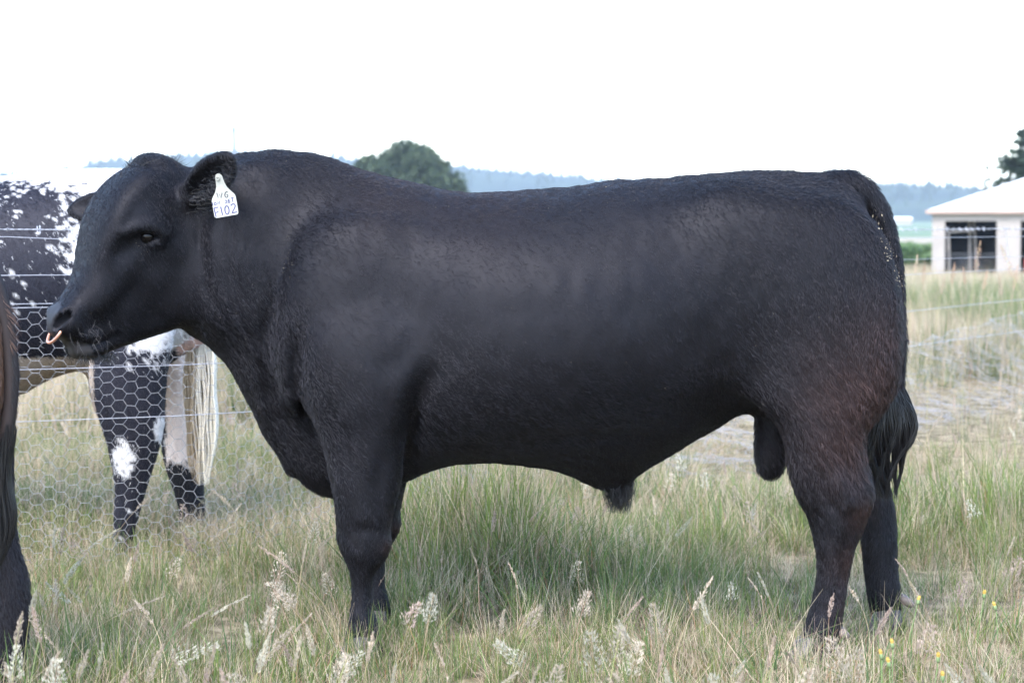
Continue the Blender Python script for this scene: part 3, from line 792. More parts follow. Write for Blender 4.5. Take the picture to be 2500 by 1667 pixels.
# folds and hollows of the skin, near and far side alike
for sgn in (-1, 1):
    def S3(dx, dy, y): p = nv(dx, dy, 0.0); return np.array([p[0], sgn * y, p[2]])
    def cr(pts, sig, amt): bull.crease([nv(a, b, 0.0) for a, b in pts], sig, amt, sgn)
    cr([(480, 470), (478, 560), (492, 650), (522, 730)], .014, -.013)            # behind the jaw
    cr([(545, 470), (540, 570), (552, 690)], .014, -.006)
    cr([(690, 500), (668, 600), (640, 700), (632, 800)], .018, -.008)
    cr([(660, 640), (628, 760), (640, 900), (652, 1000)], .024, -.016)          # front edge of the shoulder
    cr([(700, 720), (702, 790), (700, 870), (716, 950), (736, 1040), (752, 1120), (765, 1180)], .020, -.034)   # fold between brisket and foreleg
    cr([(668, 900), (676, 1000), (700, 1075)], .018, -.014)
    cr([(840, 840), (905, 822), (985, 790)], .030, -.018)
    cr([(770, 890), (870, 872)], .026, -.008)
    cr([(1030, 800), (985, 860), (962, 920), (953, 980), (946, 1050), (940, 1120)], .024, -.030)  # fold behind the elbow
    cr([(968, 930), (1010, 1000)], .022, -.012)
    cr([(900, 620), (935, 700)], .018, -.006)
    cr([(790, 945), (885, 965)], .045, .010)
    cr([(1310, 455), (1330, 510)], .030, -.006)
    cr([(1620, 560), (1650, 700)], .070, -.010)
    cr([(1740, 760), (1735, 830), (1765, 890)], .040, -.016)
    cr([(1480, 940), (1600, 915), (1700, 880)], .030, -.012)
    cr([(1180, 992), (1330, 985), (1490, 985)], .016, -.010)
    cr([(1960, 560), (2005, 700)], .030, -.006)
for q_, sg_, am_, y0_ in (([(842, 1240), (850, 1268)], .024, .012, .2), ([(795, 1215), (850, 1208), (895, 1222)], .012, -.007, .2), ([(815, 1290), (850, 1296)], .012, -.007, .2),
                      ([(862, 1285), (852, 1340), (850, 1430)], .008, -.009, .2), ([(812, 1420), (850, 1428)], .016, .008, .2), ([(800, 1000), (835, 1100), (830, 1190)], .022, -.008, .22),
                      ([(890, 1010), (870, 1110), (862, 1200)], .016, -.009, .22), ([(1900, 985), (1935, 1060), (1962, 1130)], .014, -.012, .2), ([(1935, 1115), (1958, 1165)], .018, .013, .2),
                      ([(1895, 1130), (1925, 1180), (1950, 1195)], .013, -.010, .2), ([(1950, 1190), (1930, 1290), (1915, 1400)], .009, -.010, .2), ([(1890, 1220), (1902, 1300), (1885, 1400)], .013, .007, .2),
                      ([(1850, 1060), (1880, 1140)], .030, -.008, .2), ([(1840, 800), (1850, 900), (1830, 990)], .030, -.010, .2), ([(1950, 800), (1940, 900), (1955, 980)], .025, -.008, .2)):
    bull.crease([nv(a, b, YN) for a, b in q_], sg_, am_, -1, y0_)
bull.crease([nv(1965, 450, 0), nv(2006, 520, 0), nv(2030, 620, 0), nv(2043, 700, 0), nv(2046, 780, 0), nv(2036, 870, 0)], .010, -.018, -1, -.02)
bull.push([nv(845, 1215, YN - .10), nv(860, 1290, YN - .07)], .018, -.006)
bull.push([nv(800, 1265, YN - .05), nv(830, 1280, YN - .08)], .020, .005)
bull.push([nv(1925, 1110, YN - .08), nv(1945, 1160, YN - .08)], .018, .010)
bull.push([nv(1890, 1050, YN - .12), nv(1915, 1150, YN - .08)], .020, -.008)
bull.push([nv(1955, 1180, YN - .07), nv(1930, 1300, YN - .06)], .012, -.006)

for k in range(7):                                   # small upright wrinkles of the neck and dewlap
    x_ = 495 + k * 22; bull.crease([nv(x_ + 10, 470 + 14 * k, 0), nv(x_, 560 + 10 * k, 0), nv(x_ + 6 + 3 * k, 660 + 12 * k, 0)], .007, -.0035, -1)
for k in range(4):
    x_ = 610 + k * 26; bull.crease([nv(x_, 800 + 40 * k, 0), nv(x_ + 14, 900 + 35 * k, 0), nv(x_ + 34, 1000 + 25 * k, 0)], .010, -.006, -1, .02)
for k in range(6):                                   # ribs, barely there
    x_ = 1090 + k * 75; bull.crease([nv(x_, 560, 0), nv(x_ + 25, 720, 0), nv(x_ + 30, 880, 0)], .030, .0030, -1)
XH = D(440, 0, 0).x
bull.rough(.0060, (7, 7, 5), 201, 2, XH); bull.rough(.0024, (24, 24, 15), 205, 2, XH)
BV, BF = bull.mesh()
del bull
BV = relax(BV, BF, 3)
# drop loose bubbles: keep what hangs together with the trunk
def largest(V, Fq):
    lab = np.arange(len(V))
    while True:
        m = lab[Fq].min(1); new = lab.copy()
        for k in range(4): np.minimum.at(new, Fq[:, k], m)
        new = new[new]
        if (new == lab).all(): break
        lab = new
    ids, cnt = np.unique(lab, return_counts=True); keep = lab == ids[cnt.argmax()]
    mp = np.cumsum(keep) - 1
    return V[keep], mp[Fq[keep[Fq[:, 0]]]]
BV, BF = largest(BV, BF)
BN, BA = quad_normals(BV, BF)

def fur_material(name, rough=0.42, spec=0.5):
    m = material(name, (0.012, 0.012, 0.014), rough, spec)
    at = nd(m, 'ShaderNodeAttribute'); at.attribute_name = 'tint'
    ln(m, at.outputs['Color'], bsdf(m).inputs['Base Color'])
    bsdf(m).inputs['Specular Tint'].default_value = (.87, .88, 1.0, 1)  # bluish sheen of the sky put into the specular colour
    return m
m_hide = fur_material('black_hide', .55, .18)
m_fur = fur_material('black_coat_hair', .31, .31)
def brown_at(p):
    q = np.zeros(len(p))
    for (dx, dy, s, a) in [(1960, 900, .13, .85), (2000, 790, .10, .5), (1930, 1010, .09, .9), (1985, 1170, .045, .8), (1955, 1290, .05, .6), (1940, 1400, .04, .5), (925, 1190, .022, .9), (905, 1250, .02, .9), (2050, 1180, .04, .5), (1100, 460, .12, .16), (880, 430, .12, .14)]:
        c = nv(dx, dy, -.2)
        q = np.maximum(q, a * np.exp(-((p[:, 0] - c[0]) ** 2 + (p[:, 2] - c[2]) ** 2) / (2 * s * s)))
    return q
NOSE = HL(163, 732, 0); LIP = HL(200, 800, -.03)
def coat(p, r=None):
    n = fbm(p * np.array([9, 9, 9]), 3, 3)
    b = np.clip(brown_at(p) * (.6 + .8 * n), 0, 1)[:, None]
    base = np.array([.0060, .0055, .0070]) * (0.7 + .6 * n)[:, None]
    c = base * (1 - b) + np.array([.029, .015, .012]) * b
    if r is not None: c = c * r.uniform(.6, 1.5, len(p))[:, None] * (.45 + 1.25 * clump(p))[:, None]
    nd_ = np.linalg.norm(p - NOSE, axis=1); c = np.where((nd_ < .062)[:, None], np.array([.030, .029, .034]), c); c = np.where((np.linalg.norm(p - LIP, axis=1) < .046)[:, None], np.array([.050, .046, .046]), c)
    return c
bull_obj = mesh_obj('bull', BV, BF, m_hide, None, True)
tag(bull_obj, 'big black bull standing side-on with copper nose ring and white ear tag', 'bull')
def tint_mesh(o, cols):
    ca = o.data.attributes.new('tint', 'FLOAT_COLOR', 'POINT'); c4 = np.ones((len(cols), 4), np.float32); c4[:, :3] = cols
    ca.data.foreach_set('color', c4.ravel())
tint_mesh(bull_obj, coat(BV) * .7)

def bull_dir(p):
    x, z = p[:, 0], p[:, 2]
    d = np.zeros_like(p)
    kx = np.array([-1.7, -1.25, -0.9, -0.4, 0.2, 0.8, 1.15, 1.5])
    d[:, 0] = np.interp(x, kx, [.25, .35, .5, .75, .8, .55, .15, .1])
    d[:, 2] = np.interp(x, kx, [-.9, -.9, -.85, -.65, -.6, -.8, -1, -1])
    leg = np.clip((.62 - z) / .15, 0, 1)
    d[:, 0] = d[:, 0] * (1 - leg); d[:, 2] = d[:, 2] * (1 - leg) - leg
    w = fbm(p * 5, 11, 2) - .5; d[:, 0] += w * .9
    w = fbm(p * 5 + 40, 12, 2) - .5; d[:, 2] += w * .5
    return d
def bull_len(p):
    L = np.full(len(p), .0125)
    L = np.where(p[:, 0] < D(520, 0, 0).x, .011, L + .003 * np.clip((D(1000, 0, 0).x - p[:, 0]) / .4, 0, 1))
    L = L + .010 * np.exp(-((p[:, 0] - nv(1380, 980, 0)[0]) ** 2 + (p[:, 2] - nv(1380, 980, 0)[2]) ** 2) / (2 * .12 ** 2))
    L = L + .007 * np.exp(-((p[:, 0] - nv(1930, 1000, 0)[0]) ** 2 + (p[:, 2] - nv(1930, 1000, 0)[2]) ** 2) / (2 * .15 ** 2))
    L = L + .006 * np.clip((p[:, 0] - D(1450, 0, 0).x) / .5, 0, 1)
    nose = h_world(*(lambda q: (q[0], 0, q[1]))(h_loc(150, 745)))
    return np.where((np.linalg.norm(p - nose, axis=1) < .085) | (np.linalg.norm(p - LIP, axis=1) < .046), .002, L)
def rump(p): return np.clip((p[:, 0] - D(1450, 0, 0).x) / .5, 0, 1) * np.clip((p[:, 2] - .45) / .1, 0, 1)
def bull_lift(p): return .31 + .26 * rump(p) + .12 * np.clip((D(1000, 0, 0).x - p[:, 0]) / .4, 0, 1)
S, root = fur(BV, BF, BN, BA, FUR_N, bull_dir, bull_len, rng, lift=bull_lift)
fo = hair_object('coat_hair', S, np.array([.00045, .00041, .00031, .00008]), m_fur, bull_obj, coat(root, rng))
fo['kind'] = 'stuff'
# eyes
m_eye = material('dark_eye', (.005, .004, .004), .10, .2)
for sgn in (-1, 1):
    c = HL(312, 543, sgn * .1245)
    me = bpy.data.meshes.new('eye'); bm = bmesh.new(); bmesh.ops.create_uvsphere(bm, u_segments=20, v_segments=12, radius=.0235); bm.to_mesh(me); bm.free()
    me.materials.append(m_eye); me.polygons.foreach_set('use_smooth', np.ones(len(me.polygons), bool))
    o = link(bpy.data.objects.new('eye', me), bull_obj); o.location = c
from mathutils.bvhtree import BVHTree
bull_bvh = BVHTree.FromPolygons([Vector(v) for v in BV.tolist()], BF.tolist())
def hit(px, py, bvh=None):
    o = cam.location.copy(); d = (P(px, py, 0) - o).normalized()
    return (bvh or bull_bvh).ray_cast(o, d)[:2]
m_long = material('black_long_hair', (.008, .0075, .009), .36, .42)

# ---- tail switch
yk = np.array([855, 880, 912, 950, 992, 1030, 1068, 1115, 1165.0])
ck = np.array([2069, 2070, 2071, 2074, 2077, 2074, 2064, 2058, 2064.0])
hk = np.array([11, 18, 30, 40, 46, 43, 33, 26, 17.0])
n, M = 2300, 12
s1 = np.clip(rng.normal(0, .55, n), -1, 1); s2 = np.clip(rng.normal(0, .5, n), -1, 1)
y0 = rng.uniform(850, 935, n); y1 = np.where(rng.random(n) < .45, rng.uniform(1000, 1085, n) + 20 * np.maximum(s1, 0), rng.uniform(1080, 1165, n))
ph = np.round(s1 * 4) * 1.7 + rng.normal(0, .25, n)
St = np.zeros((n, M, 3))
for k in range(M):
    t = k / (M - 1); y = y0 + (y1 - y0) * t
    wave = 6.5 * np.sin((y - 930) / 24 + ph) * np.clip((y - 930) / 90, 0, 1.2)
    gather = np.where(y1 > 1068, 1.0, 1.15)
    x = np.interp(y, yk, ck) + s1 * gather * np.interp(y, yk, hk) * np.clip(t * 2.2 + .35, 0, 1) + wave
    base = np.array(D(0, 0, -.035)); e1 = np.array(D(1, 0, -.035)) - base; e2 = np.array(D(0, 1, -.035)) - base
    St[:, k] = base + x[:, None] * e1 + y[:, None] * e2
    St[:, k, 1] = -.035 + s2 * np.interp(y, yk, hk) * .00075 + .4 * wave * .00135
o = hair_object('tail_switch', St, np.concatenate([np.full(M - 3, .0011), [.0009, .0007, .0002]]), m_long, bull_obj)

def tuft(name, n, rootf, tipf, rad, mat, bend=.25, m=6, noise=.004):
    S = np.zeros((n, m, 3))
    for i in range(n):
        a = np.array(rootf(i), float); b = np.array(tipf(i, a), float); off = rng.normal(0, noise, 3)
        for k in range(m):
            t = k / (m - 1); S[i, k] = a + (b - a) * t + off * (4 * t * (1 - t)) + bend * np.array([0, 0, -1]) * np.linalg.norm(b - a) * (t * t - t)
    return hair_object(name, S, np.linspace(rad, rad * .25, m), mat, bull_obj)
def r_(a, b): return rng.uniform(a, b)
# ---- hair under the sheath
tuft('sheath_hair', 700, lambda i: nv(r_(1385, 1456), r_(1090, 1118), r_(-.045, .03)),
     lambda i, a: nv(r_(1402, 1436) + r_(-12, 20), r_(1128, 1180), r_(-.035, .02)), .0010, m_long, 0.0, noise=.011)
# ---- tuft on the poll
tuft('poll_tuft', 900, lambda i: HL(r_(318, 388), r_(378, 396), r_(-.075, .075)),
     lambda i, a: a + np.array([r_(-.030, .055), r_(-.03, .02), r_(-.012, .042)]), .0008, m_long, -.25, noise=.008)
# ---- fringe on the ear
EB, ET = np.array(EAR_B), np.array(EAR_T)
tuft('ear_hair', 240, lambda i: EB + (ET - EB) * r_(.1, .95) + np.array([r_(-.03, .05), r_(-.035, -.01), r_(-.07, .0)]),
     lambda i, a: a + np.array([r_(.012, .034), r_(-.02, .0), r_(-.012, .010)]), .0008, m_long, .1)
# ---- whiskers and chin hair
m_wh = material('grey_whisker', (.16, .15, .15), .4, .5)
tuft('whisker', 26, lambda i: HL(r_(172, 250), r_(715, 780), -r_(.070, .082)),
     lambda i, a: a + np.array([r_(-.02, .04), r_(-.035, -.01), r_(-.045, -.005)]), .00024, m_wh, .2)
tuft('chin_hair', 320, lambda i: HL(r_(196, 275), r_(798, 812), r_(-.055, .045)),
     lambda i, a: a + np.array([r_(-.01, .02), r_(-.015, .01), r_(-.036, -.010)]), .00060, m_long, .1)

# ---- hooves and dewclaws
m_hoof = noisy('grey_hoof', (.035, .032, .035), (.075, .068, .066), 30, .5, .4, stretch=(1, 1, 5))
m_dew = noisy('tan_dewclaw', (.09, .07, .06), (.16, .125, .105), 60, .55, .4)
def claw_mesh():
    prof = [(-.078, 0), (-.072, .012), (-.038, .072), (.0, .085), (.044, .078), (.052, .04), (.050, 0)]
    bm = bmesh.new(); rings = []
    for y, sc_ in ((-.024, .86), (-.012, .98), (.006, 1.0), (.020, .93)):
        rings.append([bm.verts.new((x * sc_, y * (1 - 2.2 * z), z * (.93 + .07 * sc_))) for x, z in prof])
    for a, b in zip(rings[:-1], rings[1:]):
        for i in range(len(prof)):
            j = (i + 1) % len(prof); bm.faces.new((a[i], a[j], b[j], b[i]))
    bm.faces.new(rings[0][::-1]); bm.faces.new(rings[-1])
    bmesh.ops.recalc_face_normals(bm, faces=bm.faces)
    me = bpy.data.meshes.new('hoof'); bm.to_mesh(me); bm.free(); me.materials.append(m_hoof)
    me.polygons.foreach_set('use_smooth', np.ones(len(me.polygons), bool))
    return me
claw = claw_mesh()
bm = bmesh.new(); bmesh.ops.create_uvsphere(bm, u_segments=10, v_segments=7, radius=1); dew = bpy.data.meshes.new('dewclaw'); bm.to_mesh(dew); bm.free()
dew.materials.append(m_dew); dew.polygons.foreach_set('use_smooth', np.ones(len(dew.polygons), bool))
def feet(owner, spots, dews):
    for (x, y, z, rz) in spots:
        for s in (-1, 1):
            o = link(bpy.data.objects.new('hoof', claw), owner); o.location = (x + .004 * s, y + .027 * s, z); o.rotation_euler = (0, 0, rz + .12 * s); o.scale = (1, -s, 1)
    for (x, y, z, sx) in dews:
        for s in (-1, 1):
            o = link(bpy.data.objects.new('dewclaw', dew), owner); o.location = (x, y + .026 * s, z); o.scale = (sx, .014, .015); o.rotation_euler = (0, .5, .25 * s)
pf, ph_, pg, pk = nv(832, 1512, YN), nv(1862, 1540, YN), nv(2035, 1450, YF), nv(832, 1512, YN)
feet(bull_obj, [(pf[0], YN, 0, 0), (pf[0] + .008, YF - .02, 0, .1), (ph_[0] - .005, YN, -.005, 0), (pg[0], YF, .0, 0)],
     [(nv(1925, 1455, YN)[0] + .012, YN, nv(0, 1452, YN)[2], .020), (nv(2072, 1378, YF)[0] + .010, YF, nv(0, 1378, YF)[2], .028)])

# ---- nose ring
m_cop = noisy('copper', (.62, .27, .17), (.72, .38, .27), 60, .35, .5, metal=.55)
fwd = np.array([-CY, -SY, 0]); lat = np.array([-SY, CY, 0])
rc = HL(166, 752, -.018) + fwd * .012
ax_dn = fwd * .55 + np.array([0, 0, -.83])
mb = MB()
mb.tube([rc + .040 * (math.cos(a) * lat + math.sin(a) * ax_dn) for a in np.linspace(-.35, math.pi + .35, 29)], .0046, 10)
mb.build('nose_ring', m_cop, bull_obj, True)

# ---- ear tag with its writing
m_tag = noisy('white_plastic', (.30, .30, .265), (.345, .345, .31), 18, .45, .4)
m_ink = noisy('blue_grey_ink', (.040, .037, .10), (.065, .06, .14), 90, .7, .2)
m_ink2 = noisy('grey_ink', (.045, .043, .052), (.08, .078, .088), 90, .7, .2)
TY = -.385
def T3(cx, cy, off=0.0):
    p = P(430 + cx / 7.467, 350 + cy / 7.467, TY); bow = -.010 * ((cy - 950) / 400) ** 2
    return Vector((p.x, p.y + bow - off, p.z))
out = [(730,575),(760,556),(800,556),(838,585),(858,640),(885,720),(930,800),(1000,868),(1062,922),(1086,965),(1112,1100),(1140,1265),(1122,1296),(930,1330),(742,1362),(712,1343),(680,1200),(650,1060),(662,1000),(712,895),(733,800),(728,710),(716,630)]
def grid_plate():
    mb = MB(); n = len(out); c = (880, 1000)
    fr = [T3(a, b, .0009) for a, b in out]; bk = [T3(a, b, -.0009) for a, b in out]
    mid = [T3(c[0] + (a - c[0]) * .55, c[1] + (b - c[1]) * .55, .0009) for a, b in out]; midb = [T3(c[0] + (a - c[0]) * .55, c[1] + (b - c[1]) * .55, -.0009) for a, b in out]
    v = fr + mid + [T3(*c, .0009)] + bk + midb + [T3(*c, -.0009)]; f = []; h = 2 * n + 1
    for i in range(n):
        j = (i + 1) % n
        f += [(i, n + i, n + j, j), (n + i, 2 * n, n + j), (h + i, h + j, h + n + j, h + n + i), (h + n + i, h + n + j, h + 2 * n), (i, j, h + j, h + i)]
    mb.add(v, f); return mb
etag = grid_plate().build('ear_tag', m_tag, bull_obj)
etag['label'] = 'white plastic ear tag with handwritten F102'
mb = MB(); cc = T3(765, 640, .004)
mb.tube([cc + Vector((.0048 * math.cos(a), 0, .0048 * math.sin(a))) for a in np.linspace(0, 6.2832, 15)], .0016, 6, False)
mb.tube([T3(765, 640, -.012), T3(765, 640, .003)], .0030, 8)
mb.build('tag_stud', m_tag, etag, True)
def ell(cx, cy, rx, ry, rot=-.14, n=16):
    return [(cx + rx * math.cos(a) * math.cos(rot) - ry * math.sin(a) * math.sin(rot), cy + rx * math.cos(a) * math.sin(rot) + ry * math.sin(a) * math.cos(rot)) for a in np.linspace(0, 2 * math.pi, n)]
def strokes(name, lines, w, mat):
    mb = MB()
    for L in lines:
        L = [np.array(q, float) for q in L]; vs = []
        for i, q in enumerate(L):
            t = L[min(i + 1, len(L) - 1)] - L[max(i - 1, 0)]; t /= np.linalg.norm(t) + 1e-9; nn_ = np.array([-t[1], t[0]]) * w / 2
            vs += [T3(*(q + nn_), .0016), T3(*(q - nn_), .0016)]
        mb.add(vs, [(2 * i, 2 * i + 1, 2 * i + 3, 2 * i + 2) for i in range(len(L) - 1)])
    return mb.build(name, mat, etag)
strokes('tag_number', [[(695,1182),(740,1345)], [(690,1184),(772,1166)], [(716,1266),(782,1250)], [(815,1155),(855,1312)], ell(932,1218,38,78),
                       [(1000,1140),(1012,1118),(1040,1104),(1070,1112),(1082,1142),(1066,1190),(1042,1232),(1018,1272),(1120,1250)]], 22, m_ink)
strokes('tag_line', [[(664,1080),(676,1136)], ell(716,1104,18,25), [(766,1120),(758,1062),(802,1112),(794,1050)],
                     [(890,1050),(908,1036),(926,1048),(918,1068),(894,1096),(936,1086)], [(972,1012),(950,1046),(952,1082),(972,1088),(986,1066),(974,1050),(953,1060)], [(1000,1001),(1048,990)], [(1022,996),(1036,1070)]], 16, m_ink)
strokes('tag_line', [[(742,905),(768,1000),(790,925),(818,1000),(842,898)], [(942,892),(918,882),(896,905),(888,945),(900,980),(924,988),(944,972),(942,938),(920,940)]], 18, m_ink2)

# ---- flecks of straw and dry mud stuck to the coat
m_fleck = noisy('straw_fleck', (.20, .165, .11), (.38, .33, .25), 40, .8, .2)
mb = MB()
def fleck(px, py, size):
    loc, nrm = hit(px, py)
    if loc is None: return
    t = nrm.cross(Vector((rng.normal(), rng.normal(), rng.normal()))).normalized(); b = nrm.cross(t)
    c = loc + nrm * .0065; L = size * r_(.7, 1.6); w = size * r_(.3, .6)
    mb.add([c - t * L, c - b * w + nrm * .001, c + t * L, c + b * w, c + nrm * .0025], [(0, 1, 4), (1, 2, 4), (2, 3, 4), (3, 0, 4), (3, 2, 1, 0)])
for i in range(70):
    t = r_(0, 1); fleck(2138 + 62 * t ** 1.3 + rng.normal(0, 7), 515 + 190 * t + rng.normal(0, 9), r_(.0016, .0052) * (1.15 - .6 * t))
for i in range(110): fleck(r_(560, 2150), r_(390, 1000), r_(.0006, .0015))
for i in range(40): fleck(704 + rng.normal(0, 10) , r_(540, 690), r_(.0006, .0015))
for i in range(9): fleck(r_(330, 360), r_(590, 650), r_(.0008, .0015))
for i in range(20): fleck(r_(200, 560), r_(430, 780), r_(.0006, .0012))
fl = mb.build('straw_fleck', m_fleck, bull_obj); fl['kind'] = 'stuff'
# ---------------------------------------------------------------- the speckled animal behind the fence
YC = 2.15
def tube_fur(name, owner, V, Fq, count, dirf, length, colf, mat, rad, lift=.3):
    N_, A_ = quad_normals(V, Fq)
    S, root = fur(V, Fq, N_, A_, count, dirf, length, rng, lift=lift)
    o = hair_object(name, S, np.array([1, .92, .7, .2]) * rad, mat, owner, colf(root + rng.normal(0, .006, root.shape), rng)); o['kind'] = 'stuff'
    return o
sp_px = [(-760,520),(-700,430),(-620,400),(-500,402),(-380,415),(-250,424),(-120,422),(0,412),(60,402),(150,394),(250,391),(340,396),(410,410),(460,440),(500,500),(522,580),(528,660),(515,740),(470,790),(420,810),
 (360,850),(280,880),(225,862),(190,848),(150,852),(100,872),(50,900),(-60,935),(-200,955),(-330,950),(-450,960),(-540,935),(-600,860),(-640,790),(-680,760),(-740,770),(-800,760),(-850,700),(-850,640),(-810,580)]
sp = Body((D(-900,0,YC).x, YC - .62, -.06), (D(600,0,YC).x, YC + .62, 1.75), .016)
sp.inflate(Field2(spline(xz(sp_px, YC), 4), .011).poisson(300), .80, YC, 0)
YA, YB = YC - .26, YC + .24
spl_px = [(215,780),(206,850),(212,900),(228,960),(244,1010),(256,1060),(263,1110),(263,1160),(259,1220),(256,1270),(252,1320),(300,1322),(304,1270),(312,1215),(326,1160),(340,1110),(356,1060),(372,1000),(378,940),(380,880),(390,810),(400,720),(320,680),(240,710)]
sp.inflate(Field2(spline(xz(spl_px, YA), 4), .008).poisson(160), .62, YA, .06)
spf_px = [(330,760),(352,860),(366,950),(372,1030),(386,1090),(404,1140),(412,1190),(414,1240),(468,1242),(470,1190),(469,1140),(466,1085),(455,1010),(446,920),(440,840),(430,760),(400,700)]
sp.inflate(Field2(spline(xz(spf_px, YB), 4), .008).poisson(160), .75, YB, .06)
for dx, yy in ((-700, YA + .02), (-670, YB)):
    q = xz(spl_px, YA); q[:, 0] = (q[:, 0] - q[:, 0].mean()) * .9 + D(dx + 160, 0, YC).x
    sp.inflate(Field2(spline(q, 4), .008).poisson(160), .62, yy, .06)
# scrotum seen in front of the near thigh
sp.inflate(Field2(spline(xz([(200,820),(203,880),(212,930),(222,958),(240,962),(256,940),(262,880),(258,820)], YC), 4), .008).poisson(80), .9, YC, .03)
SV, SF = sp.mesh(); del sp
SV = relax(SV, SF, 3); SV, SF = largest(SV, SF)
spd = lambda dx, dy, y: np.array(D(dx, dy, y))
def sp_col(p, r=None):
    # project to the photograph's drawing units at the animal's own plane
    t = (p[:, 1] + CAM_D); x = p[:, 0]; z = p[:, 2]
    px = (1250 + x * F_PX / (YC - .3 + CAM_D)) / K; pz = z
    zz = lambda dy: D(0, dy, YC - .3).z
    top = np.array(zz(395))
    q = np.stack([p[:, 0] * 105 + p[:, 2] * 45, p[:, 1] * 80, p[:, 2] * 42 - p[:, 0] * 20], 1)
    n1 = .5 + (fbm(q, 21, 2) - .5) * 1.15; n2 = fbm(p * 3.2, 25, 3)
    depth = (zz(402) - pz)                                        # below the top line
    # white along the spine and over the rump, breaking into specks
    bias = -.16 + .50 * np.exp(-np.maximum(depth, 0) / .05) * np.clip((px + 60) / 160, .35, 1.3)
    bias += .30 * np.exp(-((px - 215) / 48) ** 2) * np.exp(-((pz - zz(500)) / .22) ** 2) + .16 * np.exp(-((px - 175) / 60) ** 2) * np.exp(-((pz - zz(560)) / .15) ** 2)
    bias += .05; bias += .42 * np.clip((px - 235) / 120, 0, 1) * (pz > zz(800)) * (pz < zz(420))
    bias += .30 * np.exp(-((px - 350) / 34) ** 2) * np.exp(-((pz - zz(790)) / .10) ** 2)
    bias -= .10 + .12 * np.clip((zz(830) - pz) / .08, 0, 1)
    w = (n1 + .35 * (n2 - .5) + bias) > .56
    w |= ((px - 282) / 26) ** 2 + ((pz - zz(1050)) / .075) ** 2 + (n1 - .5) * 2.2 < 1
    w |= ((px - 368) / 16) ** 2 + ((pz - zz(985)) / .055) ** 2 + (n1 - .5) * 1.6 < 1
    w |= depth < .015
    c = np.where(w[:, None], np.array([.56, .55, .55]), np.array([.013, .013, .019]))
    bel = (p[:, 2] < zz(835) + .02) & (px < 212)                        # buff skin low on the belly
    c = np.where(bel[:, None], np.array([.36, .30, .25]) * (.75 + .5 * n2)[:, None], c)
    scr = (np.abs(p[:, 1] - YC) < .085) & (p[:, 2] < zz(880)) & (px > 190) & (px < 275)
    c = np.where(scr[:, None], np.array([.50, .22, .18]), c)
    far = (p[:, 1] > YC + .06) & (px > 330)
    far_c = np.where((pz + .10 * (n1 - .5) > zz(1095))[:, None], np.array([.86, .74, .69]) * (.85 + .3 * n2)[:, None], np.array([.014, .014, .018]))
    c = np.where((far & (pz < zz(820)))[:, None], far_c, c)
    rear = (px > 385) & (pz < zz(770)) & (pz > zz(860)) & (p[:, 1] > YC - .12)
    c = np.where(rear[:, None], np.array([.62, .44, .40]), c)
    if r is not None: c = c * r.uniform(.75, 1.2, len(p))[:, None]
    return c
speck = mesh_obj('speckled_cow', SV, SF, m_hide, None, True)
tag(speck, 'black and white speckled animal standing behind the wire fence', 'cow')
tint_mesh(speck, sp_col(SV))
def sp_dir(p):
    d = np.zeros_like(p); d[:, 0] = .55; d[:, 2] = -.8
    leg = np.clip((.75 - p[:, 2]) / .2, 0, 1); d[:, 0] *= 1 - leg; return d
front = SV[SF].mean(1)
vis = front[:, 0] > -99
tube_fur('coat_hair', speck, SV, SF[vis], 210000, sp_dir, .017, sp_col, m_fur, .00075)
# its pale tail
m_pale = fur_material('pale_tail_hair', .45, .4)
n, M = 800, 9
s1 = np.clip(rng.normal(0, .5, n), -1, 1); s2 = np.clip(rng.normal(0, .5, n), -1, 1)
y0 = np.where(rng.random(n) < .4, rng.uniform(700, 760, n), rng.uniform(740, 900, n)); y1 = rng.uniform(1010, 1130, n)
St = np.zeros((n, M, 3)); base = np.array(D(0, 0, YC)); e1 = np.array(D(1, 0, YC)) - base; e2 = np.array(D(0, 1, YC)) - base
for k in range(M):
    t = k / (M - 1); y = y0 + (y1 - y0) * t
    x = np.interp(y, [700, 800, 900, 1000, 1100], [462, 464, 466, 468, 470]) + s1 * np.interp(y, [700, 780, 850, 950, 1050, 1130], [16, 26, 34, 36, 30, 16]) + 3 * np.sin(y / 30 + np.round(s1 * 3) * 2)
    St[:, k] = base + x[:, None] * e1 + y[:, None] * e2; St[:, k, 1] = YC + s2 * .045
tc = np.where((s1 + rng.normal(0, .3, n) < -.25)[:, None], np.array([.52, .40, .26]), np.array([.80, .73, .60])) * rng.uniform(.8, 1.15, n)[:, None]
hair_object('tail_hair', St, np.array([1, 1, 1, 1, .9, .8, .7, .5, .2]) * .0016, m_pale, speck, tc)
mb = MB(); mb.tube([D(430, 420, YC), D(470, 470, YC), D(482, 560, YC), D(476, 660, YC), D(466, 760, YC), D(464, 850, YC)], [.05, .04, .034, .028, .024, .016], 10)
td = mb.build('tail', m_hide, speck, True); tint_mesh(td, np.tile(np.array([.55, .45, .36]), (len(mb.v), 1)))

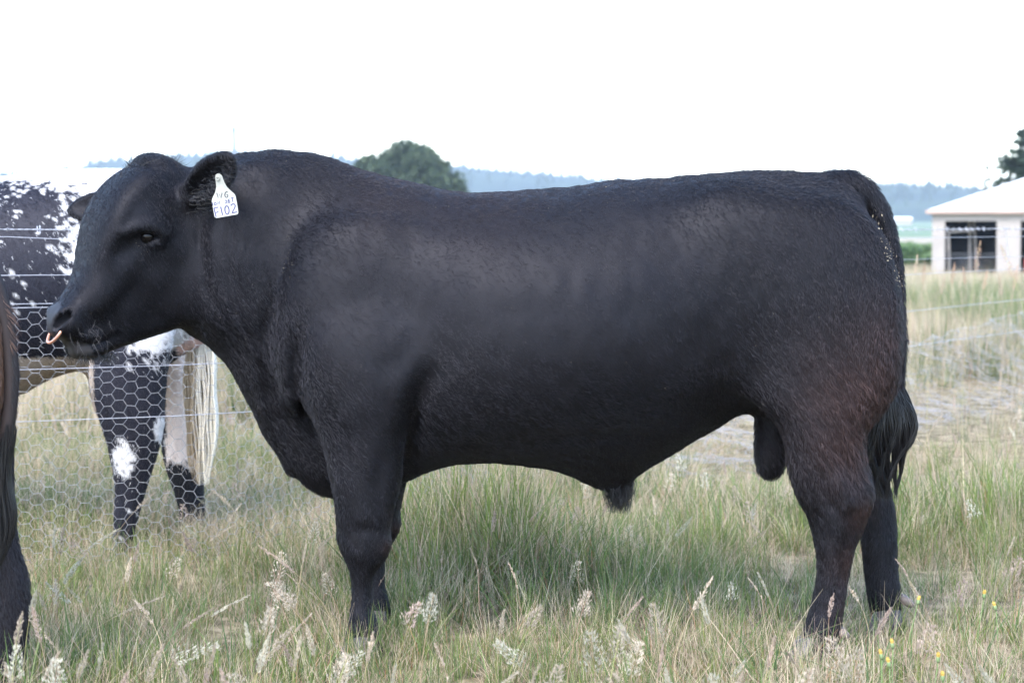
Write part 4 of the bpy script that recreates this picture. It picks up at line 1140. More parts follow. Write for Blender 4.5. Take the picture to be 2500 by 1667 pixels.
# ---------------------------------------------------------------- dark animal cut by the left edge, nearer than the bull
YL = -1.10
le_px = [(-1250,560),(-1190,470),(-1100,440),(-960,450),(-800,470),(-600,470),(-400,468),(-220,470),(-130,500),(-75,545),(-36,610),(-10,670),(5,730),(12,800),(12,880),(2,950),(-20,1010),(-70,1060),(-140,1080),
 (-220,1050),(-320,1100),(-450,1150),(-600,1165),(-760,1160),(-880,1180),(-970,1140),(-1030,1040),(-1060,960),(-1110,900),(-1180,900),(-1260,880),(-1330,800),(-1330,700)]
le = Body((D(-1380,0,YL).x, YL - .62, -.06), (D(140,0,YL).x, YL + .6, 1.60), .016)
le.inflate(Field2(spline(xz(le_px, YL), 4), .011).poisson(300), .80, YL, 0)
lel_px = [(-150,900),(-130,1000),(-105,1090),(-80,1160),(-62,1240),(-50,1320),(-46,1400),(-52,1480),(-66,1560),(-84,1630),(-90,1690),(20,1690),(30,1630),(36,1560),(42,1500),(48,1440),(48,1380),(36,1320),(22,1270),(12,1190),(6,1110),(8,1020),(14,940),(10,860),(-80,800)]
for yy, dx in ((YL + .18, -10), (YL - .2, -70)):
    q = xz(lel_px, YL); q[:, 0] += dx * .00112 - .008
    le.inflate(Field2(spline(q, 4), .008).poisson(180), .72, yy, .05)
for yy, dx in ((YL + .2, -860), (YL - .2, -900)):
    q = xz(lel_px, YL); q[:, 0] = (q[:, 0] - q[:, 0].mean()) * .85 + D(dx, 0, YL).x
    le.inflate(Field2(spline(q, 4), .008).poisson(180), .7, yy, .05)
LV, LF = le.mesh(); del le
LV = relax(LV, LF, 3); LV, LF = largest(LV, LF)
def le_col(p, r=None):
    n = fbm(p * np.array([14, 14, 9]), 33, 3); n2 = fbm(p * 5, 37, 2)
    zz = lambda dy: D(0, dy, YL).z
    br = np.clip((n2 - .30) * 4, 0, 1) * np.clip((p[:, 2] - zz(1010)) / .12, 0, 1)
    br = np.maximum(br, .9 * np.exp(-((p[:, 2] - zz(740)) / .11) ** 2) * np.clip((p[:, 0] - D(-40, 0, YL).x) / .06, 0, 1))
    c = np.array([.020, .016, .017]) * (1 - br[:, None]) + np.array([.105, .056, .034]) * (br * (.6 + .8 * n))[:, None]
    if r is not None: c = c * r.uniform(.6, 1.5, len(p))[:, None]
    return c
darka = mesh_obj('dark_bull', LV, LF, m_hide, None, True)
tag(darka, 'dark brown and black hindquarters cut off by the left edge of the picture', 'bull')
tint_mesh(darka, le_col(LV))
lvis = LV[LF].mean(1)[:, 0] > -99
tube_fur('coat_hair', darka, LV, LF[lvis], 190000, lambda p: np.tile(np.array([.15, 0, -1.0]), (len(p), 1)), .022, le_col, m_fur, .0007, .45)
mb = MB(); tp_ = [(-80,560),(-40,610),(-10,670),(10,730),(21,795),(27,860),(25,920),(16,980),(6,1050),(2,1110),(3,1160)]
mb.tube([D(a, b, YL - .02) for a, b in tp_], [.04, .034, .028, .023, .021, .020, .019, .018, .017, .015, .012], 10)
td = mb.build('tail', m_hide, darka, True); tint_mesh(td, np.tile(np.array([.026, .020, .019]), (len(mb.v), 1)))
n, M = 900, 9; St = np.zeros((n, M, 3)); base = np.array(D(0, 0, YL - .02)); e1 = np.array(D(1, 0, YL - .02)) - base; e2 = np.array(D(0, 1, YL - .02)) - base
s1 = np.clip(rng.normal(0, .5, n), -1, 1); s2 = rng.normal(0, .4, n); y0 = rng.uniform(980, 1150, n); y1 = rng.uniform(1210, 1330, n)
for k in range(M):
    t = k / (M - 1); y = y0 + (y1 - y0) * t
    x = np.interp(y, [980, 1060, 1130, 1200, 1250, 1320], [22, 10, 8, 10, 8, -4]) + s1 * np.interp(y, [980, 1100, 1180, 1240, 1330], [12, 16, 22, 24, 10]) + 3 * np.sin(y / 28 + np.round(s1 * 3))
    St[:, k] = base + x[:, None] * e1 + y[:, None] * e2; St[:, k, 1] = YL - .02 + s2 * .03
hair_object('tail_switch', St, np.array([1, 1, 1, 1, 1, .9, .7, .5, .2]) * .0010, m_long, darka)
# hair along the tail and rump edge, brown and thin
n = 380; St = np.zeros((n, 5, 3)); tt = rng.random(n)
ty = 640 + tt * 300; tx = np.interp(ty, [a[1] for a in tp_], [a[0] for a in tp_])
for k in range(5):
    t = k / 4; x = tx + 6 + rng.normal(0, .1, n) + t * (10 + 14 * np.exp(-((ty - 730) / 60) ** 2)) * (.5 + .8 * np.sin(tt * 997) ** 2); y = ty + t * 26 - 6
    St[:, k] = base + x[:, None] * e1 + y[:, None] * e2; St[:, k, 1] += np.sin(tt * 333) * .02
ec = np.where((np.abs(ty - 730) < 75)[:, None], np.array([.085, .050, .036]), np.array([.02, .018, .018])) * rng.uniform(.6, 1.4, n)[:, None]
hair_object('rump_hair', St, np.array([1, .9, .8, .6, .2]) * .0007, m_fur, darka, ec)
# ---------------------------------------------------------------- the wire fence
FP = spline([(-4.2, .35), (-3, .75), (-1.8, 1.27), (-1.1, 1.62), (0, 2.7), (1.5, 4.7), (3.2, 7.5), (5.2, 10.6), (7.5, 14.0)], 24, False)
fl_ = np.concatenate([[0], np.cumsum(np.linalg.norm(np.diff(FP, axis=0), axis=1))])
def fpos(s):
    s = np.asarray(s, float); return np.interp(s, fl_, FP[:, 0]), np.interp(s, fl_, FP[:, 1])
FL = fl_[-1]
m_wire = noisy('galvanised_wire', (.34, .34, .37), (.46, .46, .49), 30, .5, .5, metal=.2)
fence = empty('wire_fence', (float(FP[0, 0]), float(FP[0, 1]), 0)); tag(fence, 'wire fence of barbed and plain strands with hexagonal netting behind the bull', 'fence')
fo_ = Vector(fence.location)
def fpt(s, z):
    x, y = fpos(s); return Vector((float(x), float(y), z)) - fo_
def wire(name, hs, rad=.0016):
    """hs: heights at fractions of the length"""
    mb = MB(); ss = np.linspace(0, FL, 60)
    mb.tube([fpt(s, float(np.interp(s, [a for a, b in hs], [b for a, b in hs]))) for s in ss], rad, 5)
    return mb.build(name, m_wire, fence, True)
sL = float(np.interp(-1.8, FP[:, 0], fl_))
# barbed strand: two wires twisted, with barbs
mb = MB(); ss = np.arange(0, FL, .018)
for ph in (0, math.pi):
    mb.tube([fpt(s, 1.300 + .003 * math.sin(s * 1.3)) + Vector((0, .0022 * math.cos(s * 120 + ph), .0022 * math.sin(s * 120 + ph))) for s in ss], .0014, 4)
bw = mb.build('barbed_wire', m_wire, fence, True)
bm_ = MB(); rr = random.Random(2)
for s_ in (-.003, .003):
    for k in (-1, 1):
        a = rr.uniform(0, 3.1); bm_.tube([(s_ * 1.0, -.016 * math.cos(a) * k, -.016 * math.sin(a) * k), (s_ * 2.0, .016 * math.cos(a) * k, .016 * math.sin(a) * k)], .0011, 4)
    bm_.tube([(s_ - .003, .0035, 0), (s_, 0, .0042), (s_ + .003, -.0035, 0), (s_, 0, -.0042), (s_ - .003, .0035, 0)], .0011, 4)
bme = None
s_ = .3
while s_ < FL - .2:
    if bme is None:
        o = bm_.build('barb', m_wire, bw); bme = o.data
    else: o = link(bpy.data.objects.new('barb', bme), bw)
    o.location = fpt(s_, 1.300 + .003 * math.sin(s_ * 1.3)); o.rotation_euler = (rr.uniform(0, 6), 0, rr.uniform(.2, .8)); s_ += rr.uniform(.105, .125)
wire('plain_wire', [(0, 1.283), (sL, 1.272), (sL + .25, 1.258), (sL + 1, 1.24), (FL, 1.26)], .0015)
wire('plain_wire', [(0, 1.135), (FL, 1.10)], .0015)
wire('plain_wire', [(0, 1.022), (sL, 1.024), (FL, 1.03)], .0015)
wire('plain_wire', [(0, .77), (FL, .84)], .0017)
wire('plain_wire', [(0, .585), (FL, .60)], .0017)
# loose length of wire hanging over the barbed strand at the right
xr = 3.35; sR = float(np.interp(xr, FP[:, 0], fl_))
mb = MB(); mb.tube([fpt(sR - .02, 1.32), fpt(sR + .02, 1.24), fpt(sR + .05, 1.14), fpt(sR + .06, 1.08), fpt(sR + .03, 1.07)], .003, 5); mb.build('tie_wire', m_wire, fence)

# hexagonal netting: stands at the left, has come down and lies crumpled at the right
L_, DX_, DY_ = .0285, .0165, .0225
def net_pt(s, v):
    """s along the fence, v height up the net -> position"""
    x, y = fpos(s)
    i = np.clip(np.searchsorted(fl_, s) - 1, 0, len(FP) - 2); tx = FP[i + 1, 0] - FP[i, 0]; ty = FP[i + 1, 1] - FP[i, 1]; ll = np.hypot(tx, ty); nx, ny = -ty / ll, tx / ll
    fall = np.interp(s, [sL + 1.6, sL + 2.8], [0, 1])
    th = fall * np.interp(s, [sL + 2.8, sR - 1.2, sR + .4, sR + 3], [R(89), R(82), R(66), R(54)])
    p = np.stack([s * 6, v * 5, s * 0], 1); cr = (fbm(p, 61, 3) - .5); cr2 = (fbm(p * 2.3 + 9, 65, 3) - .5)
    out = v * np.sin(th); up = v * np.cos(th)
    amp = fall
    z = up + .025 + amp * np.maximum(cr * .14 + .03, 0) + amp * np.abs(cr2) * .05
    out = out + amp * cr2 * .25 + (1 - amp) * .010 * np.sin(s * 9)
    sl_ = s + amp * cr * .10
    x, y = fpos(sl_)
    return np.stack([x + nx * out, y + ny * out, z + gz(x, y) * 0], 1)
pitch = L_ + DX_; ncol = int((FL - .5) / pitch); nrow = int(1.0 / (2 * DY_))
A, B = [], []
for c_ in range(ncol):
    s0 = .2 + c_ * pitch; st = (c_ % 2) * DY_
    for r_i in range(nrow):
        v0 = r_i * 2 * DY_ + st
        if v0 > 1.0: continue
        A.append((s0, v0)); B.append((s0 + L_, v0))                                  # twisted strand
        A.append((s0 + L_, v0)); B.append((s0 + pitch, v0 + DY_)); A.append((s0 + L_, v0)); B.append((s0 + pitch, v0 - DY_))
A = np.array(A); B = np.array(B); ok = (A[:, 1] >= 0) & (B[:, 1] >= 0) & (B[:, 1] <= 1.0); tw = np.arange(len(A)) % 3 == 0
A, B, tw = A[ok], B[ok], tw[ok]
jr = np.random.default_rng(8)
jit = lambda q: q + np.stack([fbm(np.stack([q[:, 0] * 40, q[:, 1] * 40, q[:, 0] * 0], 1), 71, 2) - .5, fbm(np.stack([q[:, 0] * 40, q[:, 1] * 40, q[:, 0] * 0], 1), 73, 2) - .5], 1) * .010
A, B = jit(A), jit(B)
pa, pb = net_pt(A[:, 0], A[:, 1]), net_pt(B[:, 0], B[:, 1])
def prisms(pa, pb, rad):
    t = pb - pa; t /= np.linalg.norm(t, axis=1)[:, None] + 1e-9
    u = np.cross(t, np.array([.3, -.9, .31])); u /= np.linalg.norm(u, axis=1)[:, None] + 1e-9; w = np.cross(t, u); V = []
    for P_ in (pa, pb):
        for k in range(3): V.append(P_ + (u * math.cos(k * 2.094) + w * math.sin(k * 2.094)) * rad[:, None])
    V = np.stack(V, 1); n = len(pa); b0 = (np.arange(n) * 6)[:, None]
    Fq = np.concatenate([b0 + np.array([k, (k + 1) % 3, 3 + (k + 1) % 3, 3 + k]) for k in range(3)])
    return V.reshape(-1, 3), Fq
m_dim = noisy('dimmed_wire', (.26, .255, .27), (.38, .37, .39), 30, .6, .4)  # same galvanised wire, its colour darkened to dim the fallen netting
down = A[:, 0] > sL + 2.0
for nm_, sel, mt_ in (('wire_netting', ~down, m_wire), ('fallen_netting', down, m_dim)):
    V, Fq = prisms(pa[sel] - np.array(fo_), pb[sel] - np.array(fo_), np.where(tw[sel], .0012, .0009) * (.8 if nm_ == 'fallen_netting' else 1))
    net = mesh_obj(nm_, V, Fq, mt_, fence); net['kind'] = 'stuff'
for v_ in (.985,):
    ss = np.linspace(.2, FL - .3, 260); q = net_pt(ss, np.full(len(ss), v_))
    mb = MB(); mb.tube([Vector(a) - fo_ for a in q], .0016, 5); mb.build('selvage_wire', m_wire, fence)
# ---------------------------------------------------------------- grass
def grass_material():
    m = material('grass_blade', (.1, .13, .05), .55, .25)
    at = nd(m, 'ShaderNodeAttribute'); at.attribute_name = 'tint'
    oi = nd(m, 'ShaderNodeObjectInfo'); mr = nd(m, 'ShaderNodeMapRange'); mr.inputs['To Min'].default_value = .78; mr.inputs['To Max'].default_value = 1.22; ln(m, oi.outputs['Random'], mr.inputs['Value'])
    mu = nd(m, 'ShaderNodeVectorMath', operation='SCALE'); ln(m, at.outputs['Color'], mu.inputs[0]); ln(m, mr.outputs[0], mu.inputs['Scale'])
    ln(m, mu.outputs[0], bsdf(m).inputs['Base Color'])
    tr = nd(m, 'ShaderNodeBsdfTranslucent'); ln(m, mu.outputs[0], tr.inputs['Color']); mx = nd(m, 'ShaderNodeMixShader'); mx.inputs[0].default_value = .46
    ln(m, bsdf(m).outputs[0], mx.inputs[1]); ln(m, tr.outputs[0], mx.inputs[2]); ln(m, mx.outputs[0], m.node_tree.nodes['Material Output'].inputs['Surface'])
    return m
m_grass = grass_material()
gr = np.random.default_rng(12)
GREEN = [(.140, .195, .045), (.190, .228, .060), (.115, .170, .050), (.225, .238, .082), (.160, .205, .085), (.130, .148, .048)]
STRAW = [(.50, .41, .27), (.58, .49, .34), (.42, .32, .22), (.54, .42, .30), (.45, .32, .24)]
RUST = [(.28, .15, .075), (.33, .20, .10)]
CREAM = [(.54, .46, .36), (.50, .41, .32), (.46, .35, .29), (.52, .48, .38)]
def blades(n, hmin, hmax, rad, wid, lean, pal, curl=.5, seg=3):
    """n bent tapering blades -> verts, quads, colours"""
    a = gr.uniform(0, 6.283, n); rr = rad * np.sqrt(gr.random(n)); bx, by = rr * np.cos(a), rr * np.sin(a)
    h = gr.uniform(hmin, hmax, n); d = gr.uniform(0, 6.283, n); le_ = np.abs(gr.normal(0, lean, n)) * h; w = wid * gr.uniform(.6, 1.3, n)
    fa = gr.uniform(0, 6.283, n); V = np.zeros((n, seg + 1, 2, 3))
    for k in range(seg + 1):
        t = k / seg; off = le_ * (t + curl * t * t) / (1 + curl)
        px = bx + np.cos(d) * off; py = by + np.sin(d) * off; pz = h * (t - .25 * curl * t * t * np.minimum(le_ / h, 1.5)); ww = w * (1 - t ** 1.7) * .5 + .0003
        for s, sg in ((0, -1), (1, 1)):
            V[:, k, s] = np.stack([px + sg * np.cos(fa) * ww, py + sg * np.sin(fa) * ww, pz - .01], 1)
    idx = np.arange(n * (seg + 1) * 2).reshape(n, seg + 1, 2)
    Fq = np.concatenate([np.stack([idx[:, k, 0], idx[:, k, 1], idx[:, k + 1, 1], idx[:, k + 1, 0]], 1) for k in range(seg)])
    pal = np.array(pal); c = pal[gr.integers(0, len(pal), n)] * gr.uniform(.75, 1.25, n)[:, None]
    C = np.repeat(c[:, None, :], (seg + 1) * 2, 1).reshape(-1, 3)
    return V.reshape(-1, 3), Fq, C
def join(parts):
    V, Fq, C = [], [], []; o = 0
    for v, f, c in parts: V.append(v); Fq.append(f + o); C.append(c); o += len(v)
    return np.concatenate(V), np.concatenate(Fq), np.concatenate(C)
def quads_at(c, ax, L, W, col):
    """small leaf-shaped diamonds: centres, axes, lengths, widths"""
    n = len(c); s = np.cross(ax, gr.normal(size=(n, 3))); s /= np.linalg.norm(s, axis=1)[:, None] + 1e-9
    V = np.stack([c - ax * (L / 2)[:, None], c - s * (W / 2)[:, None], c + ax * (L / 2)[:, None], c + s * (W / 2)[:, None]], 1).reshape(-1, 3)
    return V, np.arange(4 * n).reshape(n, 4), np.repeat(col, 4, 0)
def stalk(h, bend, kind, hl, seedn=1.0, pal=CREAM):
    """(stem parts, head parts) of one flowering stalk; leans towards +x"""
    ts = np.linspace(0, 1, 9); path = np.stack([bend * h * ts ** 2.2, .02 * np.sin(ts * 5), h * ts * (1 - .18 * bend * ts)], 1)
    f0 = 1 - hl / h
    mb = MB(); mb.tube([tuple(p) for p in path], np.linspace(.0013, .0008, 9), 3, False)
    sv = np.array(mb.v); sf = np.array(mb.f); sc_ = np.tile(np.array(STRAW[gr.integers(0, 5)]) * (np.array([.75, .9, .6]) if gr.random() < .4 else np.array([.9, .85, .8])), (len(sv), 1))
    base = np.array(pal[gr.integers(0, len(pal))]); n = int((230 if kind != 'spike' else 150) * seedn)
    u = gr.random(n); t = f0 + (1.0 - f0) * u
    c = np.stack([np.interp(t, ts, path[:, k]) for k in range(3)], 1)
    tg = np.stack([np.interp(np.minimum(t + .05, 1), ts, path[:, k]) - np.interp(np.maximum(t - .05, 0), ts, path[:, k]) for k in range(3)], 1); tg /= np.linalg.norm(tg, axis=1)[:, None]
    if kind == 'plume': rad = hl * .105 * np.sin(np.clip(u * .92 + .08, 0, 1) ** .8 * math.pi) ** .8
    elif kind == 'spike': rad = hl * .045 * np.sin(np.clip(u * .9 + .1, 0, 1) * math.pi) ** .4
    else:   # open panicle, whorls of branches
        lev = np.floor(u * 7) / 7; c = np.stack([np.interp(f0 + (1 - f0) * lev, ts, path[:, k]) for k in range(3)], 1); rad = hl * .30 * (1 - lev) ** .8 + .004
    an = gr.uniform(0, 6.283, n)
    if kind == 'open': an = np.floor(an / 1.2566) * 1.2566 + gr.normal(0, .16, n); rr = rad * gr.uniform(.25, 1, n) ** .7; c = c + np.array([0, 0, 1]) * (rr * .75)[:, None] + gr.normal(0, .0022, (n, 3))
    else: rr = rad * np.sqrt(gr.random(n))
    s1 = np.cross(tg, np.array([0, 1, .1])); s1 /= np.linalg.norm(s1, axis=1)[:, None]; s2 = np.cross(tg, s1)
    o = s1 * np.cos(an)[:, None] + s2 * np.sin(an)[:, None]; c = c + o * rr[:, None]
    ax = tg * .9 + o * .45; ax /= np.linalg.norm(ax, axis=1)[:, None]
    col = base * gr.uniform(.7, 1.25, n)[:, None]
    hv_, hf_, hc_ = quads_at(c, ax, gr.uniform(.006, .011, n), gr.uniform(.0018, .0031, n), col)
    return (sv, sf, sc_), (hv_, hf_, hc_)
def tinted(name, parts, mat=m_grass):
    v, f, c = parts; me = bpy.data.meshes.new(name); me.from_pydata(v.tolist(), [], f.tolist()); me.materials.append(mat)
    ca = me.attributes.new('tint', 'FLOAT_COLOR', 'POINT'); c4 = np.ones((len(c), 4), np.float32); c4[:, :3] = c; ca.data.foreach_set('color', c4.ravel()); me.update(); return me
pc = bpy.data.collections.new('grass_prototypes'); kinds = {}; plist = []
def proto_add(kind, parts):
    i = len(plist); o = bpy.data.objects.new('proto_%03d' % i, tinted('tuft', parts)); pc.objects.link(o); plist.append(o); kinds.setdefault(kind, []).append(i)
for k in range(5): proto_add('mixed', join([blades(22, .05, .18, .055, .0036, .45, GREEN), blades(11, .06, .20, .055, .0024, .55, STRAW), blades(2, .06, .16, .05, .003, .4, RUST)]))
for k in range(5): proto_add('green', join([blades(26, .10, .26, .05, .0042, .38, GREEN, .7), blades(6, .10, .26, .05, .0022, .4, STRAW), blades(1, .1, .2, .03, .003, .4, RUST)]))
for k in range(5): proto_add('dry', join([blades(22, .08, .26, .06, .0022, .6, STRAW), blades(9, .06, .18, .05, .0032, .5, GREEN), blades(1, .06, .2, .05, .0026, .5, RUST)]))
for k in range(5): proto_add('arc', join([blades(7, .16, .34, .06, .0056, .75, [(.13, .19, .06), (.17, .21, .08), (.10, .16, .06)], .9, 6), blades(6, .15, .36, .06, .0019, .9, STRAW, .4, 4), blades(1, .12, .25, .04, .004, .6, RUST, .6, 4)]))
for k in range(4): proto_add('tall', join([blades(36, .18, .40, .080, .0048, .40, GREEN, .8, 4), blades(20, .18, .44, .08, .0024, .40, STRAW, .5, 4), blades(3, .15, .3, .06, .004, .5, RUST)]))
for k in range(4): proto_add('litter', join([blades(34, .015, .06, .10, .0026, 3.2, [(.44, .32, .22), (.50, .39, .27), (.36, .25, .17), (.54, .44, .31)]), blades(8, .04, .13, .09, .0024, .8, STRAW), blades(6, .04, .12, .08, .003, .6, GREEN)]))
for k in range(4): proto_add('meadow', join([blades(34, .25, .55, .16, .0060, .28, [(.095, .145, .045), (.12, .165, .06), (.075, .12, .04)]), blades(40, .25, .75, .18, .0042, .30, STRAW)]))
for k in range(4): proto_add('meadow_dry', join([blades(14, .2, .45, .18, .0055, .3, GREEN), blades(60, .2, .65, .20, .0042, .42, STRAW)]))
for k in range(3): proto_add('rank', join([blades(60, .35, .95, .16, .0085, .22, [(.10, .16, .045), (.13, .18, .06), (.085, .14, .05)], .7, 4), blades(34, .4, 1.0, .17, .0045, .22, STRAW, .5, 4)]))
def seed_proto(kind, h, bend, form, hl, n=.6):
    a, b = stalk(h, bend, form, hl, n); proto_add(kind, join([a, b]))
for k in range(4): seed_proto('seed', gr.uniform(.26, .40), gr.uniform(.1, .5), 'plume', gr.uniform(.06, .09))
for k in range(3): seed_proto('seed', gr.uniform(.28, .42), gr.uniform(.1, .4), 'open', gr.uniform(.07, .11))
for k in range(3): seed_proto('seed', gr.uniform(.28, .44), gr.uniform(.1, .5), 'spike', gr.uniform(.05, .09))
for k in range(3):
    a = [stalk(gr.uniform(.75, 1.15), gr.uniform(.05, .35), 'plume', gr.uniform(.09, .14), .35, [(.50, .34, .24), (.56, .42, .32), (.55, .47, .36)]) for j in range(3)]
    q = []
    for s_, h_ in a:
        off = np.array([gr.normal(0, .08), gr.normal(0, .08), 0]); an = gr.uniform(0, 6.28); Rm = np.array([[math.cos(an), -math.sin(an), 0], [math.sin(an), math.cos(an), 0], [0, 0, 1]])
        for v, f, c in (s_, h_): q.append((v @ Rm.T + off, f, c))
    proto_add('rankseed', join(q))

def scatter(name, label, pts, kind_idx, scl, cat='grass', lean=.12):
    n = len(pts); me = bpy.data.meshes.new(name); me.from_pydata(pts.tolist(), [], [])
    rot = np.stack([gr.normal(0, lean, n), gr.normal(0, lean, n), gr.uniform(0, 6.283, n)], 1)
    a = me.attributes.new('rot', 'FLOAT_VECTOR', 'POINT'); a.data.foreach_set('vector', rot.astype(np.float32).ravel())
    a = me.attributes.new('scl', 'FLOAT', 'POINT'); a.data.foreach_set('value', np.asarray(scl, np.float32))
    a = me.attributes.new('idx', 'INT', 'POINT'); a.data.foreach_set('value', np.asarray(kind_idx, np.int32))
    o = bpy.data.objects.new(name, me); link(o); tag(o, label, cat, kind='stuff')
    ng = bpy.data.node_groups.new(name, 'GeometryNodeTree'); ng.interface.new_socket('Geometry', in_out='INPUT', socket_type='NodeSocketGeometry'); ng.interface.new_socket('Geometry', in_out='OUTPUT', socket_type='NodeSocketGeometry')
    N = ng.nodes; gi_ = N.new('NodeGroupInput'); go = N.new('NodeGroupOutput'); mp = N.new('GeometryNodeMeshToPoints'); ip = N.new('GeometryNodeInstanceOnPoints'); ci = N.new('GeometryNodeCollectionInfo')
    ci.inputs['Collection'].default_value = pc; ci.inputs['Separate Children'].default_value = True; ci.inputs['Reset Children'].default_value = True; ip.inputs['Pick Instance'].default_value = True
    def named(t, nm):
        q = N.new('GeometryNodeInputNamedAttribute'); q.data_type = t; q.inputs['Name'].default_value = nm; return q.outputs['Attribute']
    er = N.new('FunctionNodeEulerToRotation'); L = ng.links.new
    L(gi_.outputs[0], mp.inputs['Mesh']); L(mp.outputs[0], ip.inputs['Points']); L(ci.outputs[0], ip.inputs['Instance']); L(named('INT', 'idx'), ip.inputs['Instance Index'])
    L(named('FLOAT_VECTOR', 'rot'), er.inputs[0]); L(er.outputs[0], ip.inputs['Rotation']); L(named('FLOAT', 'scl'), ip.inputs['Scale']); L(ip.outputs[0], go.inputs[0])
    md = o.modifiers.new('scatter', 'NODES'); md.node_group = ng
    return o
def field_points(d0, d1, dens, margin=.5):
    """points on the ground between two distances from the camera, inside the view plus a margin"""
    A_ = lambda d: .38 * d * d + 2 * margin * d
    n = int(dens * (A_(d1) - A_(d0))); d = np.sqrt(gr.uniform(d0 * d0, d1 * d1, n)); x = gr.uniform(-1, 1, n) * (.38 * d + margin); y = d - CAM_D
    return np.stack([x, y, gz(x, y)], 1)
def pick(tab):
    """tab: list of (kind, weight array) -> prototype indices"""
    W = np.stack([w for _, w in tab], 1); W = np.maximum(W, 0) + 1e-9; c = np.cumsum(W, 1); u = gr.random(len(W)) * c[:, -1]; k = (u[:, None] > c).sum(1)
    out = np.zeros(len(W), int)
    for i, (nm, _) in enumerate(tab):
        m = k == i; ids = np.array(kinds[nm]); out[m] = ids[gr.integers(0, len(ids), m.sum())]
    return out
def zones(p):
    x, y = p[:, 0], p[:, 1]; n1 = fbm(np.stack([x * 1.4, y * 1.4, x * 0], 1), 81, 3); n2 = fbm(np.stack([x * .8 + 50, y * .8, x * 0], 1), 85, 3)
    right = np.clip((x - .55) / .5, 0, 1); fy = np.interp(x, FP[:, 0], FP[:, 1]); beyond = np.clip((y - fy) / .5, 0, 1)
    return x, y, n1, n2, right, fy, beyond
# near meadow
p = field_points(4.2, 12.5, 225); x, y, n1, n2, right, fy, beyond = zones(p)
left = np.clip((-.75 - x) / .3, 0, 1)
strip = np.exp(-((y - np.minimum(fy - .1, 1.5)) / .55) ** 2) * (1 - .5 * right) * (1 - .65 * left) * np.where(x > .05, .35, .65)             # rank green strip along the fence
brown = np.clip((x - .5) / .6, 0, 1) * np.clip((y - 2.6) / 1.2, 0, 1)                       # dead, trampled patch under the fallen net
clump = np.exp(-(((x + .20) / .32) ** 2 + ((y - 1.35) / .35) ** 2)) + .8 * np.exp(-(((x - 1.9) / .5) ** 2 + ((y - 1.7) / .5) ** 2))
idx = pick([('arc', .42 * (1 - .8 * brown)), ('mixed', .8 + 0 * x), ('green', .5 + 2.4 * (n1 - .5) + .8 * strip + .4 * right * (y > .6) - .5 * brown), ('dry', .55 - 2.0 * (n1 - .5) + .3 * right + .6 * beyond), ('tall', .55 * strip * (n1 > .42) + 2.0 * clump - .2 * right - brown), ('litter', .35 + .5 * right + 9 * brown)])
scl = np.clip(.55 + 1.5 * (n2 - .28), .45, 1.35) * (1 - .30 * right * (y < .8)) * (1 - .55 * brown) * gr.uniform(.8, 1.2, len(p))
hoof_ = np.exp(-(((x - .93) / .22) ** 2 + ((y + .48) / .25) ** 2)) + np.exp(-(((x - 1.22) / .16) ** 2 + ((y - .02) / .25) ** 2)); scl *= 1 - .05 * np.clip(hoof_, 0, 1); scl *= 1 + .35 * np.exp(-(((x + .42) / .22) ** 2 + ((y + .50) / .28) ** 2))
scl *= np.where(y < -.9, .9, 1.0) * (1 - .22 * left * (y > .3))
scatter('meadow_grass', 'mixed green and straw-coloured meadow grass around the bull\'s legs', p, idx, scl)
# seed heads too many to count, standing in the meadow
p = field_points(4.5, 12.5, 20); x, y, n1, n2, right, fy, beyond = zones(p)
keep = gr.random(len(p)) < .25 + .9 * n2 - .35 * right; p, n1 = p[keep], n1[keep]
scatter('meadow_seed_heads', 'loose pale seed heads scattered through the meadow grass', p, pick([('seed', np.ones(len(p)))]), gr.uniform(.7, 1.1, len(p)), 'grass', .16)
# beyond the fence
p = field_points(12.5, 31, 36); x, y, n1, n2, right, fy, beyond = zones(p)
g2 = fbm(np.stack([x * .55, y * .22, x * 0], 1), 91, 2)
close = np.clip((18.5 - (y + CAM_D)) / 2, 0, 1) * np.clip((x - .6) / .6, .25, 1)
idx = pick([('meadow', .3 + 5 * (g2 - .45) * (1 - close)), ('meadow_dry', .75 * (1 - .75 * close)), ('litter', 7 * close), ('dry', .8 * close), ('rank', np.clip(6.5 * (g2 - .50), 0, 3) * (1 - close)), ('rankseed', .10 * (1 - close))])
scatter('rank_meadow', 'tall rank green and beige grass beyond the fallen fence', p, idx, gr.uniform(.62, .95, len(p)) * (1 - .5 * close), 'grass', .08)
p = field_points(31, 95, 9, 1.0)
ca_, sa_ = math.cos(R(13)), math.sin(R(13)); lx_ = (p[:, 0] - SX0) * ca_ - (p[:, 1] - SY0) * sa_; ly_ = (p[:, 0] - SX0) * sa_ + (p[:, 1] - SY0) * ca_
inshed = (lx_ > -.15) & (ly_ > -.1) & (ly_ < SD); p = p[~inshed]
x, y = p[:, 0], p[:, 1]; g2 = fbm(np.stack([x * .3, y * .12, x * 0], 1), 95, 2)
scatter('far_meadow', 'pale blurred hay meadow running back to the shed', p, pick([('meadow', .25 + 2 * (g2 - .5)), ('meadow_dry', 1.2 + 0 * x), ('rankseed', .1 + 0 * x)]), gr.uniform(.42, .72, len(p)), 'grass', .08)

